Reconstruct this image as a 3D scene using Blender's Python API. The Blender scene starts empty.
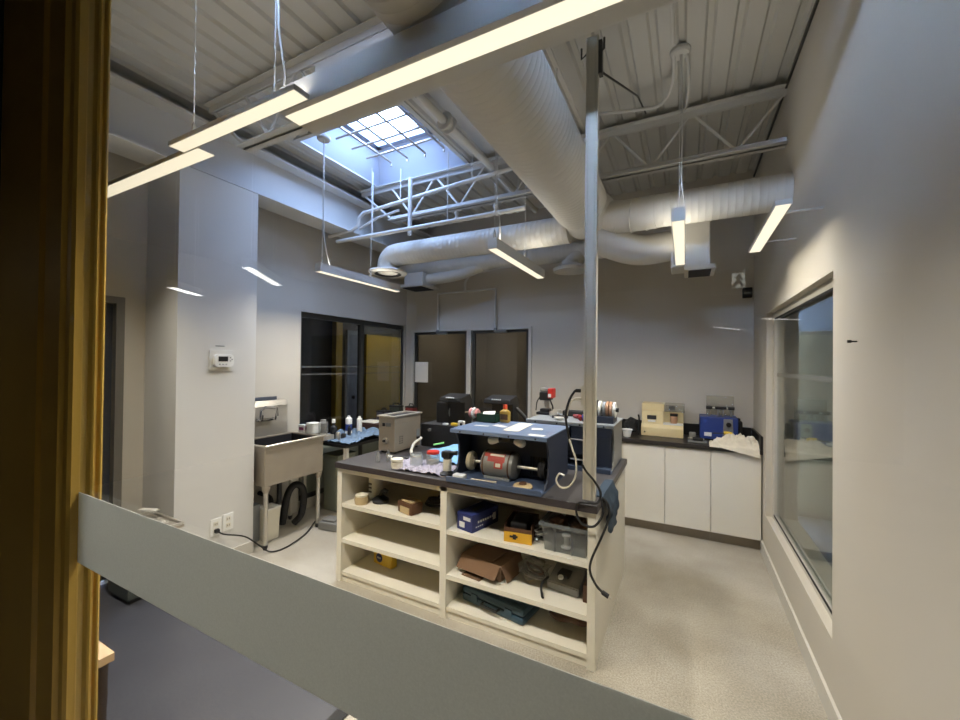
import bpy, bmesh, math, random
from mathutils import Vector, Matrix, noise
R = math.radians
random.seed(7)
SC = bpy.context.scene
COL = SC.collection

# ---------------------------------------------------------------- materials
def lin(c):
    return tuple(((v/255)/12.92 if v/255 <= .04045 else ((v/255+.055)/1.055)**2.4) for v in c) + (1,)
MATS = {}
def mat(name, col, rough=.55, metal=0., var=.06, scale=12., bump=0., spec=.5, coat=0.):
    if name in MATS: return MATS[name]
    m = bpy.data.materials.new(name); m.use_nodes = True
    nt = m.node_tree; N = nt.nodes; L = nt.links
    b = N['Principled BSDF']
    b.inputs['Roughness'].default_value = rough
    b.inputs['Metallic'].default_value = metal
    b.inputs['Specular IOR Level'].default_value = spec
    b.inputs['Coat Weight'].default_value = coat
    tc = N.new('ShaderNodeTexCoord'); nz = N.new('ShaderNodeTexNoise')
    nz.inputs['Scale'].default_value = scale; nz.inputs['Detail'].default_value = 4
    L.new(tc.outputs['Object'], nz.inputs['Vector'])
    mx = N.new('ShaderNodeMix'); mx.data_type = 'RGBA'
    c = lin(col)
    mx.inputs[6].default_value = tuple(v*(1-var) for v in c[:3]) + (1,)
    mx.inputs[7].default_value = tuple(min(1, v*(1+var)) for v in c[:3]) + (1,)
    L.new(nz.outputs['Fac'], mx.inputs[0]); L.new(mx.outputs[2], b.inputs['Base Color'])
    if bump:
        bp = N.new('ShaderNodeBump'); bp.inputs['Strength'].default_value = bump; bp.inputs['Distance'].default_value = .01
        L.new(nz.outputs['Fac'], bp.inputs['Height']); L.new(bp.outputs['Normal'], b.inputs['Normal'])
    MATS[name] = m
    return m
def glow(name, col, strength):
    m = bpy.data.materials.new(name); m.use_nodes = True
    nt = m.node_tree; nt.nodes.clear()
    e = nt.nodes.new('ShaderNodeEmission'); o = nt.nodes.new('ShaderNodeOutputMaterial')
    e.inputs[0].default_value = tuple(col) + (1,); e.inputs[1].default_value = strength
    nt.links.new(e.outputs[0], o.inputs[0]); MATS[name] = m
    return m
def glass(name, tint=(1, 1, 1), rough=0., ior=1.45, haze=0., hazecol=(.8, .8, .8)):
    """thin clear sheet: transparent with a Fresnel reflection, optional diffuse haze"""
    m = bpy.data.materials.new(name); m.use_nodes = True
    nt = m.node_tree; N = nt.nodes; L = nt.links; N.clear()
    o = N.new('ShaderNodeOutputMaterial'); t = N.new('ShaderNodeBsdfTransparent'); g = N.new('ShaderNodeBsdfGlossy')
    f = N.new('ShaderNodeFresnel'); mx = N.new('ShaderNodeMixShader')
    geo = N.new('ShaderNodeNewGeometry'); mi = N.new('ShaderNodeMix'); mi.inputs[2].default_value = ior; mi.inputs[3].default_value = 1/ior
    L.new(geo.outputs['Backfacing'], mi.inputs[0]); L.new(mi.outputs[0], f.inputs[0])      # same reflectance on both faces of a thin sheet
    g.inputs['Roughness'].default_value = rough
    t.inputs[0].default_value = tuple(tint) + (1,)
    L.new(f.outputs[0], mx.inputs[0]); L.new(g.outputs[0], mx.inputs[2])
    if haze:
        d = N.new('ShaderNodeBsdfDiffuse'); d.inputs[0].default_value = tuple(hazecol) + (1,)
        m2 = N.new('ShaderNodeMixShader'); m2.inputs[0].default_value = haze
        L.new(t.outputs[0], m2.inputs[1]); L.new(d.outputs[0], m2.inputs[2]); L.new(m2.outputs[0], mx.inputs[1])
    else:
        L.new(t.outputs[0], mx.inputs[1])
    L.new(mx.outputs[0], o.inputs[0]); MATS[name] = m
    return m

WALL = mat('wall_paint', (196, 190, 178), .75, var=.03, scale=3, spec=.25)
WALLC = mat('column_paint', (205, 204, 200), .7, var=.02, scale=3, spec=.25)
DECK = mat('deck_paint', (196, 195, 190), .7, var=.05, scale=4)
STEELW = mat('painted_steel', (202, 201, 197), .6, var=.04, scale=6)
DUCT = mat('duct_paint', (205, 202, 194), .55, var=.03, scale=5)
PIPEW = mat('pipe_paint', (210, 210, 208), .5, var=.03)
WHITE = mat('white_melamine', (226, 221, 206), .5, var=.03, scale=5)
CABW = mat('cabinet_laminate', (222, 217, 204), .5, var=.02, scale=4)
LAM = mat('counter_laminate', (72, 70, 72), .38, var=.10, scale=60)
LAMD = mat('counter_dark', (42, 38, 38), .4, var=.08, scale=40)
STAIN = mat('stainless', (205, 200, 190), .34, .75, var=.08, scale=8, bump=.05)
STAIND = mat('stainless_dull', (172, 162, 148), .42, .55, var=.1, scale=9, bump=.05)
NAVY = mat('navy_enamel', (40, 47, 64), .5, var=.12, scale=14)
NAVYD = mat('navy_interior', (80, 86, 102), .7, var=.2, scale=10)
BLUEP = mat('blue_plate', (112, 131, 162), .32, var=.10, scale=9, coat=.3)
SLATE = mat('slate_blue', (72, 86, 112), .45, var=.1, scale=12)
GREYP = mat('grey_plate', (150, 156, 162), .35, .3, var=.08)
GREYM = mat('grey_metal', (138, 138, 136), .45, .4, var=.08)
BLACK = mat('black_plastic', (22, 22, 24), .45, var=.2)
BLACKM = mat('black_matte', (30, 30, 32), .8, var=.25, scale=9)
RUBBER = mat('rubber', (18, 18, 19), .6, var=.15)
CHROME = mat('chrome', (205, 205, 205), .18, 1., var=.03)
YELF = mat('yellow_paint', (214, 176, 82), .38, var=.06, scale=8, coat=.25)
YELD = mat('yellow_door_paint', (170, 140, 30), .5, var=.06)
GASKET = mat('gasket', (40, 34, 22), .7)
ALU = mat('aluminium_frame', (70, 70, 68), .45, .5, var=.05)
WFRAME = mat('white_frame', (200, 196, 186), .5, var=.02)
POST = mat('channel_paint', (200, 195, 180), .45, .1, var=.03)
PAPER = mat('paper', (225, 222, 215), .8, var=.04)
DKHALL = mat('hall_paint', (60, 60, 62), .8)
HALLF = mat('hall_floor_vinyl', (70, 68, 64), .6)
GREEN = mat('green_plastic', (22, 62, 42), .5)
RED = mat('red_plastic', (190, 42, 30), .45)
ORANGE = mat('orange_plastic', (205, 70, 35), .45)
AMBER = mat('amber_liquid', (192, 156, 70), .3)
BEIGE = mat('beige_plastic', (222, 204, 158), .5, var=.03)
BROWNG = mat('brown_rubber', (88, 58, 36), .7)
COPPER = mat('copper', (200, 158, 128), .4, .6)
CARD = mat('cardboard', (116, 88, 64), .85, var=.1, scale=14)
BLUEBOX = mat('blue_card', (38, 48, 104), .55, var=.1)
YELBOX = mat('yellow_card', (214, 164, 42), .6)
TEAL = mat('teal_plastic', (44, 72, 88), .5, var=.1)
TOWELB = mat('blue_towel', (98, 120, 146), .95, var=.25, scale=30, bump=.5)
BLUECL = mat('blue_wipe', (128, 178, 222), .85, var=.08)
RAG = mat('cream_rag', (220, 212, 196), .95, var=.16, scale=25, bump=.6)
PAPERG = mat('lilac_paper', (168, 164, 178), .85, var=.2, scale=30)
DENIM = mat('denim_cloth', (44, 60, 76), .9, var=.25, scale=25)
WOODL = mat('pale_wood', (190, 168, 128), .6, var=.12, scale=20)
BARK = mat('dark_bark', (52, 38, 30), .9, var=.4, scale=18, bump=.8)
STUMPT = mat('pale_end_grain', (206, 180, 148), .7, var=.08)
BLUEM = mat('blue_enamel', (42, 63, 130), .4, var=.05)
MATR = mat('vinyl_mat', (66, 67, 74), .38, var=.08, scale=60)
GREENGREY = mat('green_grey_bin', (150, 156, 142), .6)
CREAM = mat('cream_plastic', (218, 213, 196), .5)
WHITEP = mat('white_plastic', (228, 228, 224), .45)
GREYPL = mat('grey_plastic', (120, 122, 122), .5)
YELPL = mat('yellow_plastic', (232, 196, 60), .5)
PINK = mat('pink_felt', (216, 150, 150), .9)
BULB = mat('frosted_bulb', (240, 237, 228), .4)
TANW = mat('tan_room_paint', (150, 138, 120), .8)
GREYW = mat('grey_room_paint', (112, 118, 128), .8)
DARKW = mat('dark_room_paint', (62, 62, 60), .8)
LAMP = glow('lamp_diffuser', (1, .87, .66), 1.25)
HLAMP = glow('hall_lamp', (1, .97, .92), 9.)
FILLGLOW = glow('fill_glow', (1, .95, .85), 30.)  # for the added fill panels in the next room and store room
SIDEFILL = glow('side_room_fill', (1, .97, .9), 1.4)  # for the added fill panel in the side room
GPANE = glass('clear_glass', (.97, .98, .97))
GDARK = glass('smoked_glass', (.68, .68, .68))
GWIN = glass('window_glass', (.86, .88, .86), ior=1.6)
GSKY = glass('skylight_glass', (.92, .95, 1.), haze=.12, hazecol=(.9, .93, 1))
PLEX = glass('clear_plastic', (.82, .82, .78), haze=.12)
BINP = glass('bin_plastic', (.74, .76, .76), rough=.25, haze=.22, hazecol=(.42, .44, .44))
JARG = glass('jar_glass', (.86, .88, .88), haze=.15)
BAGP = glass('bag_plastic', (.8, .8, .8), rough=.1, ior=1.7, haze=.22, hazecol=(.6, .6, .58))

def concrete():
    m = bpy.data.materials.new('polished_concrete'); m.use_nodes = True
    N = m.node_tree.nodes; L = m.node_tree.links; b = N['Principled BSDF']
    tc = N.new('ShaderNodeTexCoord')
    n1 = N.new('ShaderNodeTexNoise'); n1.inputs['Scale'].default_value = 1.6; n1.inputs['Detail'].default_value = 6
    n2 = N.new('ShaderNodeTexNoise'); n2.inputs['Scale'].default_value = 110; n2.inputs['Detail'].default_value = 3
    L.new(tc.outputs['Object'], n1.inputs['Vector']); L.new(tc.outputs['Object'], n2.inputs['Vector'])
    r1 = N.new('ShaderNodeValToRGB'); r1.color_ramp.elements[0].position = .32; r1.color_ramp.elements[1].position = .68
    r1.color_ramp.elements[0].color = lin((155, 147, 131)); r1.color_ramp.elements[1].color = lin((190, 184, 172))
    L.new(n1.outputs['Fac'], r1.inputs[0])
    r2 = N.new('ShaderNodeValToRGB'); r2.color_ramp.elements[0].position = .35; r2.color_ramp.elements[1].position = .65
    r2.color_ramp.elements[0].color = (.72, .72, .72, 1); r2.color_ramp.elements[1].color = (1.08, 1.08, 1.08, 1)
    L.new(n2.outputs['Fac'], r2.inputs[0])
    mx = N.new('ShaderNodeMix'); mx.data_type = 'RGBA'; mx.blend_type = 'MULTIPLY'; mx.inputs[0].default_value = 1
    L.new(r1.outputs[0], mx.inputs[6]); L.new(r2.outputs[0], mx.inputs[7]); L.new(mx.outputs[2], b.inputs['Base Color'])
    b.inputs['Roughness'].default_value = .5; b.inputs['Specular IOR Level'].default_value = .4
    return m
CONC = concrete()

def frosted():
    m = bpy.data.materials.new('frosted_film'); m.use_nodes = True
    nt = m.node_tree; N = nt.nodes; L = nt.links; N.clear()
    o = N.new('ShaderNodeOutputMaterial'); d = N.new('ShaderNodeBsdfDiffuse'); t = N.new('ShaderNodeBsdfTranslucent')
    nz = N.new('ShaderNodeTexNoise'); nz.inputs['Scale'].default_value = 300
    tc = N.new('ShaderNodeTexCoord'); L.new(tc.outputs['Object'], nz.inputs['Vector'])
    r = N.new('ShaderNodeValToRGB'); r.color_ramp.elements[0].color = (.60, .61, .58, 1); r.color_ramp.elements[1].color = (.74, .75, .72, 1)
    L.new(nz.outputs['Fac'], r.inputs[0]); L.new(r.outputs[0], d.inputs[0]); L.new(r.outputs[0], t.inputs[0])
    mx = N.new('ShaderNodeMixShader'); mx.inputs[0].default_value = .62
    L.new(d.outputs[0], mx.inputs[1]); L.new(t.outputs[0], mx.inputs[2]); L.new(mx.outputs[0], o.inputs[0])
    return m
FROST = frosted()
STRIP = glass('etched_strip', (.9, .9, .9), haze=.10, hazecol=(.6, .62, .6))

# ---------------------------------------------------------------- mesh building
def world_loc(o):
    v = Vector((0, 0, 0))
    while o is not None:
        v += o.location; o = o.parent
    return v
class MB:
    def __init__(s, M=None): s.bm = bmesh.new(); s.M = M or Matrix()
    def _add(s, b):
        vs = {}
        for v in b.verts: vs[v] = s.bm.verts.new(s.M @ v.co)
        for f in b.faces:
            try: s.bm.faces.new([vs[v] for v in f.verts])
            except ValueError: pass
        b.free(); return s
    def box(s, x0, x1, y0, y1, z0, z1, b=0., taper=None):
        t = bmesh.new(); bmesh.ops.create_cube(t, size=1)
        for v in t.verts:
            up = v.co.z > 0
            v.co = Vector(((x0+x1)/2+v.co.x*(x1-x0), (y0+y1)/2+v.co.y*(y1-y0), (z0+z1)/2+v.co.z*(z1-z0)))
            if taper and up:
                v.co.x = (x0+x1)/2+(v.co.x-(x0+x1)/2)*taper; v.co.y = (y0+y1)/2+(v.co.y-(y0+y1)/2)*taper
        if b: bmesh.ops.bevel(t, geom=t.edges[:], offset=b, segments=2, affect='EDGES', profile=.6)
        return s._add(t)
    def prism(s, poly, axis, a, b, bev=0.):
        """extrude a 2-D outline; axis X: (y,z), Y: (x,z), Z: (x,y)"""
        t = bmesh.new()
        P = {'X': lambda u, v, w: (w, u, v), 'Y': lambda u, v, w: (u, w, v), 'Z': lambda u, v, w: (u, v, w)}[axis]
        A = [t.verts.new(P(u, v, a)) for u, v in poly]; B = [t.verts.new(P(u, v, b)) for u, v in poly]
        n = len(poly); t.faces.new(A); t.faces.new(B[::-1])
        for i in range(n): t.faces.new((A[i], A[(i+1) % n], B[(i+1) % n], B[i]))
        bmesh.ops.recalc_face_normals(t, faces=t.faces[:])
        if bev: bmesh.ops.bevel(t, geom=t.edges[:], offset=bev, segments=2, affect='EDGES')
        return s._add(t)
    def lathe(s, prof, c=(0, 0, 0), d=(0, 0, 1), n=24):
        """prof: list of (radius, height) along direction d from c"""
        q = Vector((0, 0, 1)).rotation_difference(Vector(d).normalized()).to_matrix().to_4x4()
        q = Matrix.Translation(Vector(c)) @ q
        t = bmesh.new(); rings = []
        for r, h in prof:
            if r < 1e-5: rings.append([t.verts.new(q @ Vector((0, 0, h)))])
            else: rings.append([t.verts.new(q @ Vector((r*math.cos(2*math.pi*i/n), r*math.sin(2*math.pi*i/n), h))) for i in range(n)])
        for a, b in zip(rings, rings[1:]):
            for i in range(n):
                j = (i+1) % n
                if len(a) == 1 and len(b) == 1: continue
                if len(a) == 1: t.faces.new((a[0], b[i], b[j]))
                elif len(b) == 1: t.faces.new((a[i], a[j], b[0]))
                else: t.faces.new((a[i], a[j], b[j], b[i]))
        return s._add(t)
    def cyl(s, p0, p1, r, r1=None, n=16):
        p0, p1 = Vector(p0), Vector(p1); L = (p1-p0).length; r1 = r if r1 is None else r1
        return s.lathe([(0, 0), (r, 0), (r1, L), (0, L)], p0, p1-p0, n)
    def tube(s, pts, r, n=8, curve=True, sub=6):
        P = [Vector(p) for p in pts]
        if curve and len(P) > 2:
            Q = [P[0]*2-P[1]] + P + [P[-1]*2-P[-2]]; out = []
            for i in range(1, len(Q)-2):
                for k in range(sub):
                    t = k/sub; a, b, c, d = Q[i-1:i+3]
                    out.append(.5*((2*b)+(c-a)*t+(2*a-5*b+4*c-d)*t*t+(3*b-a-3*c+d)*t**3))
            P = out+[P[-1]]
        t = bmesh.new(); rings = []; up = None
        for i, p in enumerate(P):
            d = (P[min(i+1, len(P)-1)]-P[max(i-1, 0)]).normalized()
            if up is None: up = d.orthogonal().normalized()
            up = (up-d*up.dot(d)).normalized(); sd = d.cross(up)
            rings.append([t.verts.new(p+r*(math.cos(2*math.pi*k/n)*up+math.sin(2*math.pi*k/n)*sd)) for k in range(n)])
        for a, b in zip(rings, rings[1:]):
            for k in range(n): t.faces.new((a[k], a[(k+1) % n], b[(k+1) % n], b[k]))
        t.faces.new(rings[0][::-1]); t.faces.new(rings[-1])
        return s._add(t)
    def blob(s, c, r, amp=.2, freq=8., seed=0, sub=3):
        t = bmesh.new(); bmesh.ops.create_icosphere(t, subdivisions=sub, radius=1)
        for v in t.verts:
            d = v.co.normalized(); k = 1+amp*noise.noise(d*freq*.35+Vector((seed*3.1, seed, 1)))*2
            v.co = Vector(c)+Vector((d.x*r[0]*k, d.y*r[1]*k, max(d.z*r[2]*k, -r[2]*.92)))
        return s._add(t)
    def sheet(s, f, nu=16, nv=16, th=.003):
        t = bmesh.new(); G = [[t.verts.new(f(i/nu, j/nv)) for j in range(nv+1)] for i in range(nu+1)]
        H = [[t.verts.new(f(i/nu, j/nv)+Vector((0, 0, -th))) for j in range(nv+1)] for i in range(nu+1)]
        for i in range(nu):
            for j in range(nv):
                t.faces.new((G[i][j], G[i+1][j], G[i+1][j+1], G[i][j+1])); t.faces.new((H[i][j], H[i][j+1], H[i+1][j+1], H[i+1][j]))
        for i in range(nu):
            for a, b in ((0, 1), (nv, -1)):
                t.faces.new((G[i][a], H[i][a], H[i+1][a], G[i+1][a]))
        for j in range(nv):
            for a in (0, nu): t.faces.new((G[a][j], G[a][j+1], H[a][j+1], H[a][j]))
        return s._add(t)
    def quads(s, fs):
        for f in fs: s.bm.faces.new([s.bm.verts.new(s.M @ Vector(p)) for p in f])
        return s
    def build(s, name, m, parent=None, loc=(0, 0, 0), smooth=False):
        o0 = world_loc(parent) if parent else Vector(loc)
        for v in s.bm.verts: v.co -= o0
        bmesh.ops.recalc_face_normals(s.bm, faces=s.bm.faces[:])
        me = bpy.data.meshes.new(name); s.bm.to_mesh(me); s.bm.free()
        me.materials.append(m)
        if smooth:
            me.polygons.foreach_set('use_smooth', [True]*len(me.polygons)); me.set_sharp_from_angle(angle=R(38))
        o = bpy.data.objects.new(name, me); COL.objects.link(o)
        if parent: o.parent = parent
        else: o.location = loc
        return o
def tag(o, label, cat, group=None, kind=None):
    o['label'] = label; o['category'] = cat
    if group: o['group'] = group
    if kind: o['kind'] = kind
    return o
def thing(name, label, cat, loc, group=None):
    o = bpy.data.objects.new(name, None); o.empty_display_size = .1; COL.objects.link(o); o.location = loc
    return tag(o, label, cat, group)
def struct(o): o['kind'] = 'structure'; return o
def sempty(name, loc):
    o = bpy.data.objects.new(name, None); COL.objects.link(o); o.location = loc; return struct(o)
def copy_tree(o, parent=None):
    c = o.copy(); COL.objects.link(c)
    if parent: c.parent = parent
    for ch in list(o.children): copy_tree(ch, c)
    return c
def rotz(x, y, a): return Matrix.Translation((x, y, 0)) @ Matrix.Rotation(R(a), 4, 'Z')
def rounded(x0, x1, y0, y1, r, n=5):
    P = []
    for cx, cy, a in ((x1-r, y1-r, 0), (x0+r, y1-r, 90), (x0+r, y0+r, 180), (x1-r, y0+r, 270)):
        for k in range(n+1): P.append((cx+r*math.cos(R(a+90*k/n)), cy+r*math.sin(R(a+90*k/n))))
    return P

# ---------------------------------------------------------------- dimensions
XL, XR, YB, YG, ZD = -3.78, .62, 4.87, .55, 3.65
CT = .895                               # island worktop height

# ================================================================ SETTING
struct(MB().box(-7, 3.4, -8.2, 8, -.1, 0).build('floor', CONC))
# right wall with the window opening
b = MB(); t = .22
b.box(XR, XR+t, YG-.05, 2.43, 0, 3.9).box(XR, XR+t, 4.16, 5.3, 0, 3.9).box(XR, XR+t, 2.43, 4.16, 0, .375).box(XR, XR+t, 2.43, 4.16, 2.108, 3.9)
struct(b.build('wall_right', WALL))
# back wall with the double-door opening
b = MB()
b.box(XL-.05, -3.67, YB, YB+.15, 0, 3.9).box(-1.76, XR+t, YB, YB+.15, 0, 3.9).box(-3.67, -1.76, YB, YB+.15, 2.14, 3.9)
struct(b.build('wall_back', WALL))
# left wall with storefront glazing and a door
b = MB()
b.box(XL-.15, XL, .57, .62, 0, 3.9).box(XL-.15, XL, .62, 1.44, 2.12, 3.9).box(XL-.15, XL, 1.44, 3.0, 0, 3.9).box(XL-.15, XL, 3.0, 4.84, 2.21, 3.9)
b.box(XL-.05, XL, 4.84, YB+.15, 0, 3.9).box(XL-.15, XL, 3.0, 4.84, 0, .1)
struct(b.build('wall_left', WALL))
# boxed column against the left wall
struct(MB().box(XL, -3.318, 1.575, 2.18, 0, 3.105).build('wall_column', WALLC))
# corridor shell behind the camera
b = MB(); b.box(-7, -6.85, -8.2, .57, 0, 3.9).box(-7, 3.4, -8.35, -8.2, 0, 3.9).box(-7, -2.32, .46, .57, 0, 3.9).box(XR+.22, 3.4, .45, .57, 0, 3.9).box(3.3, 3.4, -8.2, .5, 0, 3.9)
struct(b.build('wall_hall', DKHALL))
struct(MB().box(-7, 3.4, -8.3, YG-.02, 3.3, 3.4).build('ceiling_hall', DKHALL))

# corrugated steel deck around the skylight, with the solid roof above it
SX0, SX1, SY0, SY1 = -3.10, -1.95, 2.42, 3.48
def deck_piece(b, x0, x1, y0, y1):
    pitch, k = .1524, 0
    x = math.floor(x0/pitch)*pitch
    pts = []
    while x < x1+pitch:
        for dx, z in ((0, ZD), (.094, ZD), (.108, ZD+.022), (.138, ZD+.022)):
            u = x+dx
            if x0 <= u <= x1: pts.append((u, z))
        x += pitch
    pts = [(x0, pts[0][1])]+pts+[(x1, pts[-1][1])]
    for (a, za), (c, zc) in zip(pts, pts[1:]):
        if c-a > 1e-6: b.quads([((a, y0, za), (c, y0, zc), (c, y1, zc), (a, y1, za))])
b = MB()
for args in ((XL, SX0-.03, YG, YB), (SX1+.03, XR, YG, YB), (SX0-.03, SX1+.03, YG, SY0-.03), (SX0-.03, SX1+.03, SY1+.03, YB)): deck_piece(b, *args)
bmesh.ops.remove_doubles(b.bm, verts=b.bm.verts[:], dist=1e-5)
dk = struct(b.build('ceiling', DECK))
b = MB()
for x0, x1, y0, y1 in ((XL-.2, SX0-.03, .4, YB+.2), (SX1+.03, XR+.25, .4, YB+.2), (SX0-.03, SX1+.03, .4, SY0-.03), (SX0-.03, SX1+.03, SY1+.03, YB+.2)):
    b.box(x0, x1, y0, y1, ZD+.05, ZD+.2)
b.build('roof_slab', DECK, dk)
# angle trim where the deck meets the right wall
struct(MB().box(XR-.012, XR+.001, YG, YB, 3.585, 3.605).build('trim_1', ALU))

# skylight: flared white well, curb, glazed top, security bars
sk = sempty('window_3', (-2.52, 2.95, ZD))
tx0, tx1, ty0, ty1, tz = -2.93, -2.22, 2.50, 3.25, 3.93
SHAFT = mat('skylight_well_paint', (186, 192, 204), .7, var=.02)
lo = [(SX0, SY0, ZD), (SX1, SY0, ZD), (SX1, SY1, ZD), (SX0, SY1, ZD)]; hi = [(tx0, ty0, tz), (tx1, ty0, tz), (tx1, ty1, tz), (tx0, ty1, tz)]
b = MB()
for i in range(4): b.quads([(lo[i], lo[(i+1) % 4], hi[(i+1) % 4], hi[i])])
b.build('light_well', SHAFT, sk)
b = MB(); w = .06
b.box(SX0-.04, SX0, SY0-.04, SY1+.04, ZD-.015, ZD+.2).box(SX1, SX1+.04, SY0-.04, SY1+.04, ZD-.015, ZD+.2).box(SX0, SX1, SY0-.04, SY0, ZD-.015, ZD+.2).box(SX0, SX1, SY1, SY1+.04, ZD-.015, ZD+.2)
b.build('curb', STEELW, sk)
b = MB()
for x0, x1, y0, y1 in ((tx0-.04, tx0+.05, ty0-.04, ty1+.04), (tx1-.05, tx1+.04, ty0-.04, ty1+.04), (tx0, tx1, ty0-.04, ty0+.05), (tx0, tx1, ty1-.05, ty1+.04)): b.box(x0, x1, y0, y1, tz-.01, tz+.1)
b.build('sash', mat('sash_grey', (150, 156, 170), .6), sk)
MB().box(tx0, tx1, ty0, ty1, tz+.085, tz+.10).build('skylight_pane', GSKY, sk)
for x in (-2.74, -2.53, -2.31, -2.09):
    MB().tube([(x, 2.44, 3.74), (x, 3.24, 3.74), (x, 3.24, 3.70)], .010, curve=False).build('security_bar', STAIND, sk)
for y in (2.68, 2.88, 3.08):
    MB().tube([(-2.93, y, 3.752), (-2.04, y, 3.752), (-2.04, y, 3.71)], .010, curve=False).build('security_bar', STAIND, sk)

# steel beam along the left wall, two open-web joists
b = MB()
b.box(-3.60, -3.318, YG+.1, YB, 3.11, 3.125).box(-3.47, -3.45, YG+.1, YB, 3.125, 3.50).box(-3.60, -3.318, YG+.1, YB, 3.50, 3.52)
struct(b.build('steel_beam', STEELW))
def joist(y, x0, x1, zt, zb, gap=None):
    j = sempty('roof_joist', (x0, y, zt))
    runs = [(x0, x1)] if not gap else [(x0, gap[0]), (gap[1], x1)]
    for a, c in runs:
        MB().box(a, c, y-.055, y-.006, zt-.006, zt).box(a, c, y+.006, y+.055, zt-.006, zt).box(a, c, y-.012, y-.006, zt-.055, zt).box(a, c, y+.006, y+.012, zt-.055, zt).build('top_chord', STEELW, j)
        aa = a+.42 if a == x0 else a
        MB().box(aa, c, y-.055, y-.006, zb, zb+.006).box(aa, c, y+.006, y+.055, zb, zb+.006).box(aa, c, y-.012, y-.006, zb, zb+.05).box(aa, c, y+.006, y+.012, zb, zb+.05).build('bottom_chord', STEELW, j)
        n = max(2, int(round((c-aa)/.30)));
        for k in range(n):
            u0, u1 = aa+(c-aa)*k/n, aa+(c-aa)*(k+1)/n
            p = [(u0, y, zb+.02), (u1, y, zt-.02)] if k % 2 else [(u0, y, zt-.02), (u1, y, zb+.02)]
            MB().tube(p, .011, 8, False).build('web_bar', STEELW, j)
        if a == x0: MB().tube([(x0+.02, y, zt-.03), (aa+.02, y, zb+.02)], .012, 8, False).build('web_bar', STEELW, j)
    return j
joist(1.775, -3.31, XR, 3.63, 3.20)
joist(3.42, -3.31, XR, 3.60, 3.20)
# sheet-metal closure boxed over part of the first joist
struct(MB().box(-2.05, .3, 1.70, 1.85, 3.185, 3.50).build('trim_2', STEELW))

# baseboards
struct(MB().box(XR-.014, XR, YG+.05, 4.3, 0, .11).build('baseboard_right', WFRAME))
struct(MB().box(-3.318, -3.306, 1.575, 2.18, 0, .1).build('baseboard_column', WFRAME))

# right window
w1 = sempty('window_1', (XR+.05, 3.3, .375))
b = MB(); fx0, fx1 = .665, .72
b.box(fx0, fx1, 2.43, 2.475, .375, 2.108).box(fx0, fx1, 4.07, 4.16, .375, 2.108).box(fx0, fx1, 2.475, 4.07, .375, .41).box(fx0, fx1, 2.475, 4.07, 2.055, 2.108)
b.build('frame', WFRAME, w1)
b = MB(); b.box(fx0-.004, fx0, 2.475, 4.07, .41, .424).box(fx0-.004, fx0, 2.475, 4.07, 2.04, 2.055).build('gasket', BLACKM, w1)
MB().box(.682, .69, 2.47, 4.075, .41, 2.055).build('pane', GWIN, w1)
MB().box(.678, .681, 2.475, 4.07, 1.57, 1.60).build('manifestation_strip', STRIP, w1)
# room beyond the right window
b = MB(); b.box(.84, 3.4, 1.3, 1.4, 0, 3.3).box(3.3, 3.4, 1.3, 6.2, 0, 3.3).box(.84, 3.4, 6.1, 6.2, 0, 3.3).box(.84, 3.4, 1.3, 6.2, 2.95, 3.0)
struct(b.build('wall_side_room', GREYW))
cb = thing('tall_cabinet', 'tall tan cabinet standing in the room beyond the side window', 'cabinet', (1.7, 5.8, 0))
MB().box(.90, 2.45, 5.55, 6.05, 0, 2.05, .006).build('body', TANW, cb)
for x in (.92, 1.69): MB().box(x, x+.74, 5.53, 5.55, .06, 2.0, .004).build('door', mat('tan_door', (170, 158, 128), .6), cb)
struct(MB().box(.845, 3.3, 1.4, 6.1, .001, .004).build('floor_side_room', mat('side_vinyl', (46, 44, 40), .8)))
struct(MB().box(1.8, 2.1, 3.0, 3.6, 2.93, 2.95).build('fill_panel_side_room', SIDEFILL))  # added unseen glowing panel, lifts the room behind the right window

# left storefront glazing
w2 = sempty('window_2', (XL, 3.9, .1))
b = MB(); x0, x1 = XL-.09, XL-.03
b.box(x0, x1, 3.0, 3.035, .1, 2.21).box(x0+.03, x1, 4.81, 4.84, .1, 2.21).box(x0, x1, 3.035, 4.80, .1, .15).box(x0, x1, 3.035, 4.80, 2.15, 2.21).box(x0, x1, 3.95, 4.0, .15, 2.15)
b.build('frame', ALU, w2)
MB().box(XL-.064, XL-.056, 3.035, 4.80, .74, 2.15).build('pane', GDARK, w2)
MB().box(XL-.07, XL-.05, 3.035, 4.80, .15, .72).build('lower_panel', GREENGREY, w2)
MB().box(XL-.09, XL-.03, 3.035, 4.80, .715, .745).build('transom', ALU, w2)
MB().box(XL-.055, XL-.053, 3.035, 4.80, 1.585, 1.60).box(XL-.055, XL-.053, 3.035, 4.80, 1.50, 1.512).build('manifestation_strip', STRIP, w2)
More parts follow.
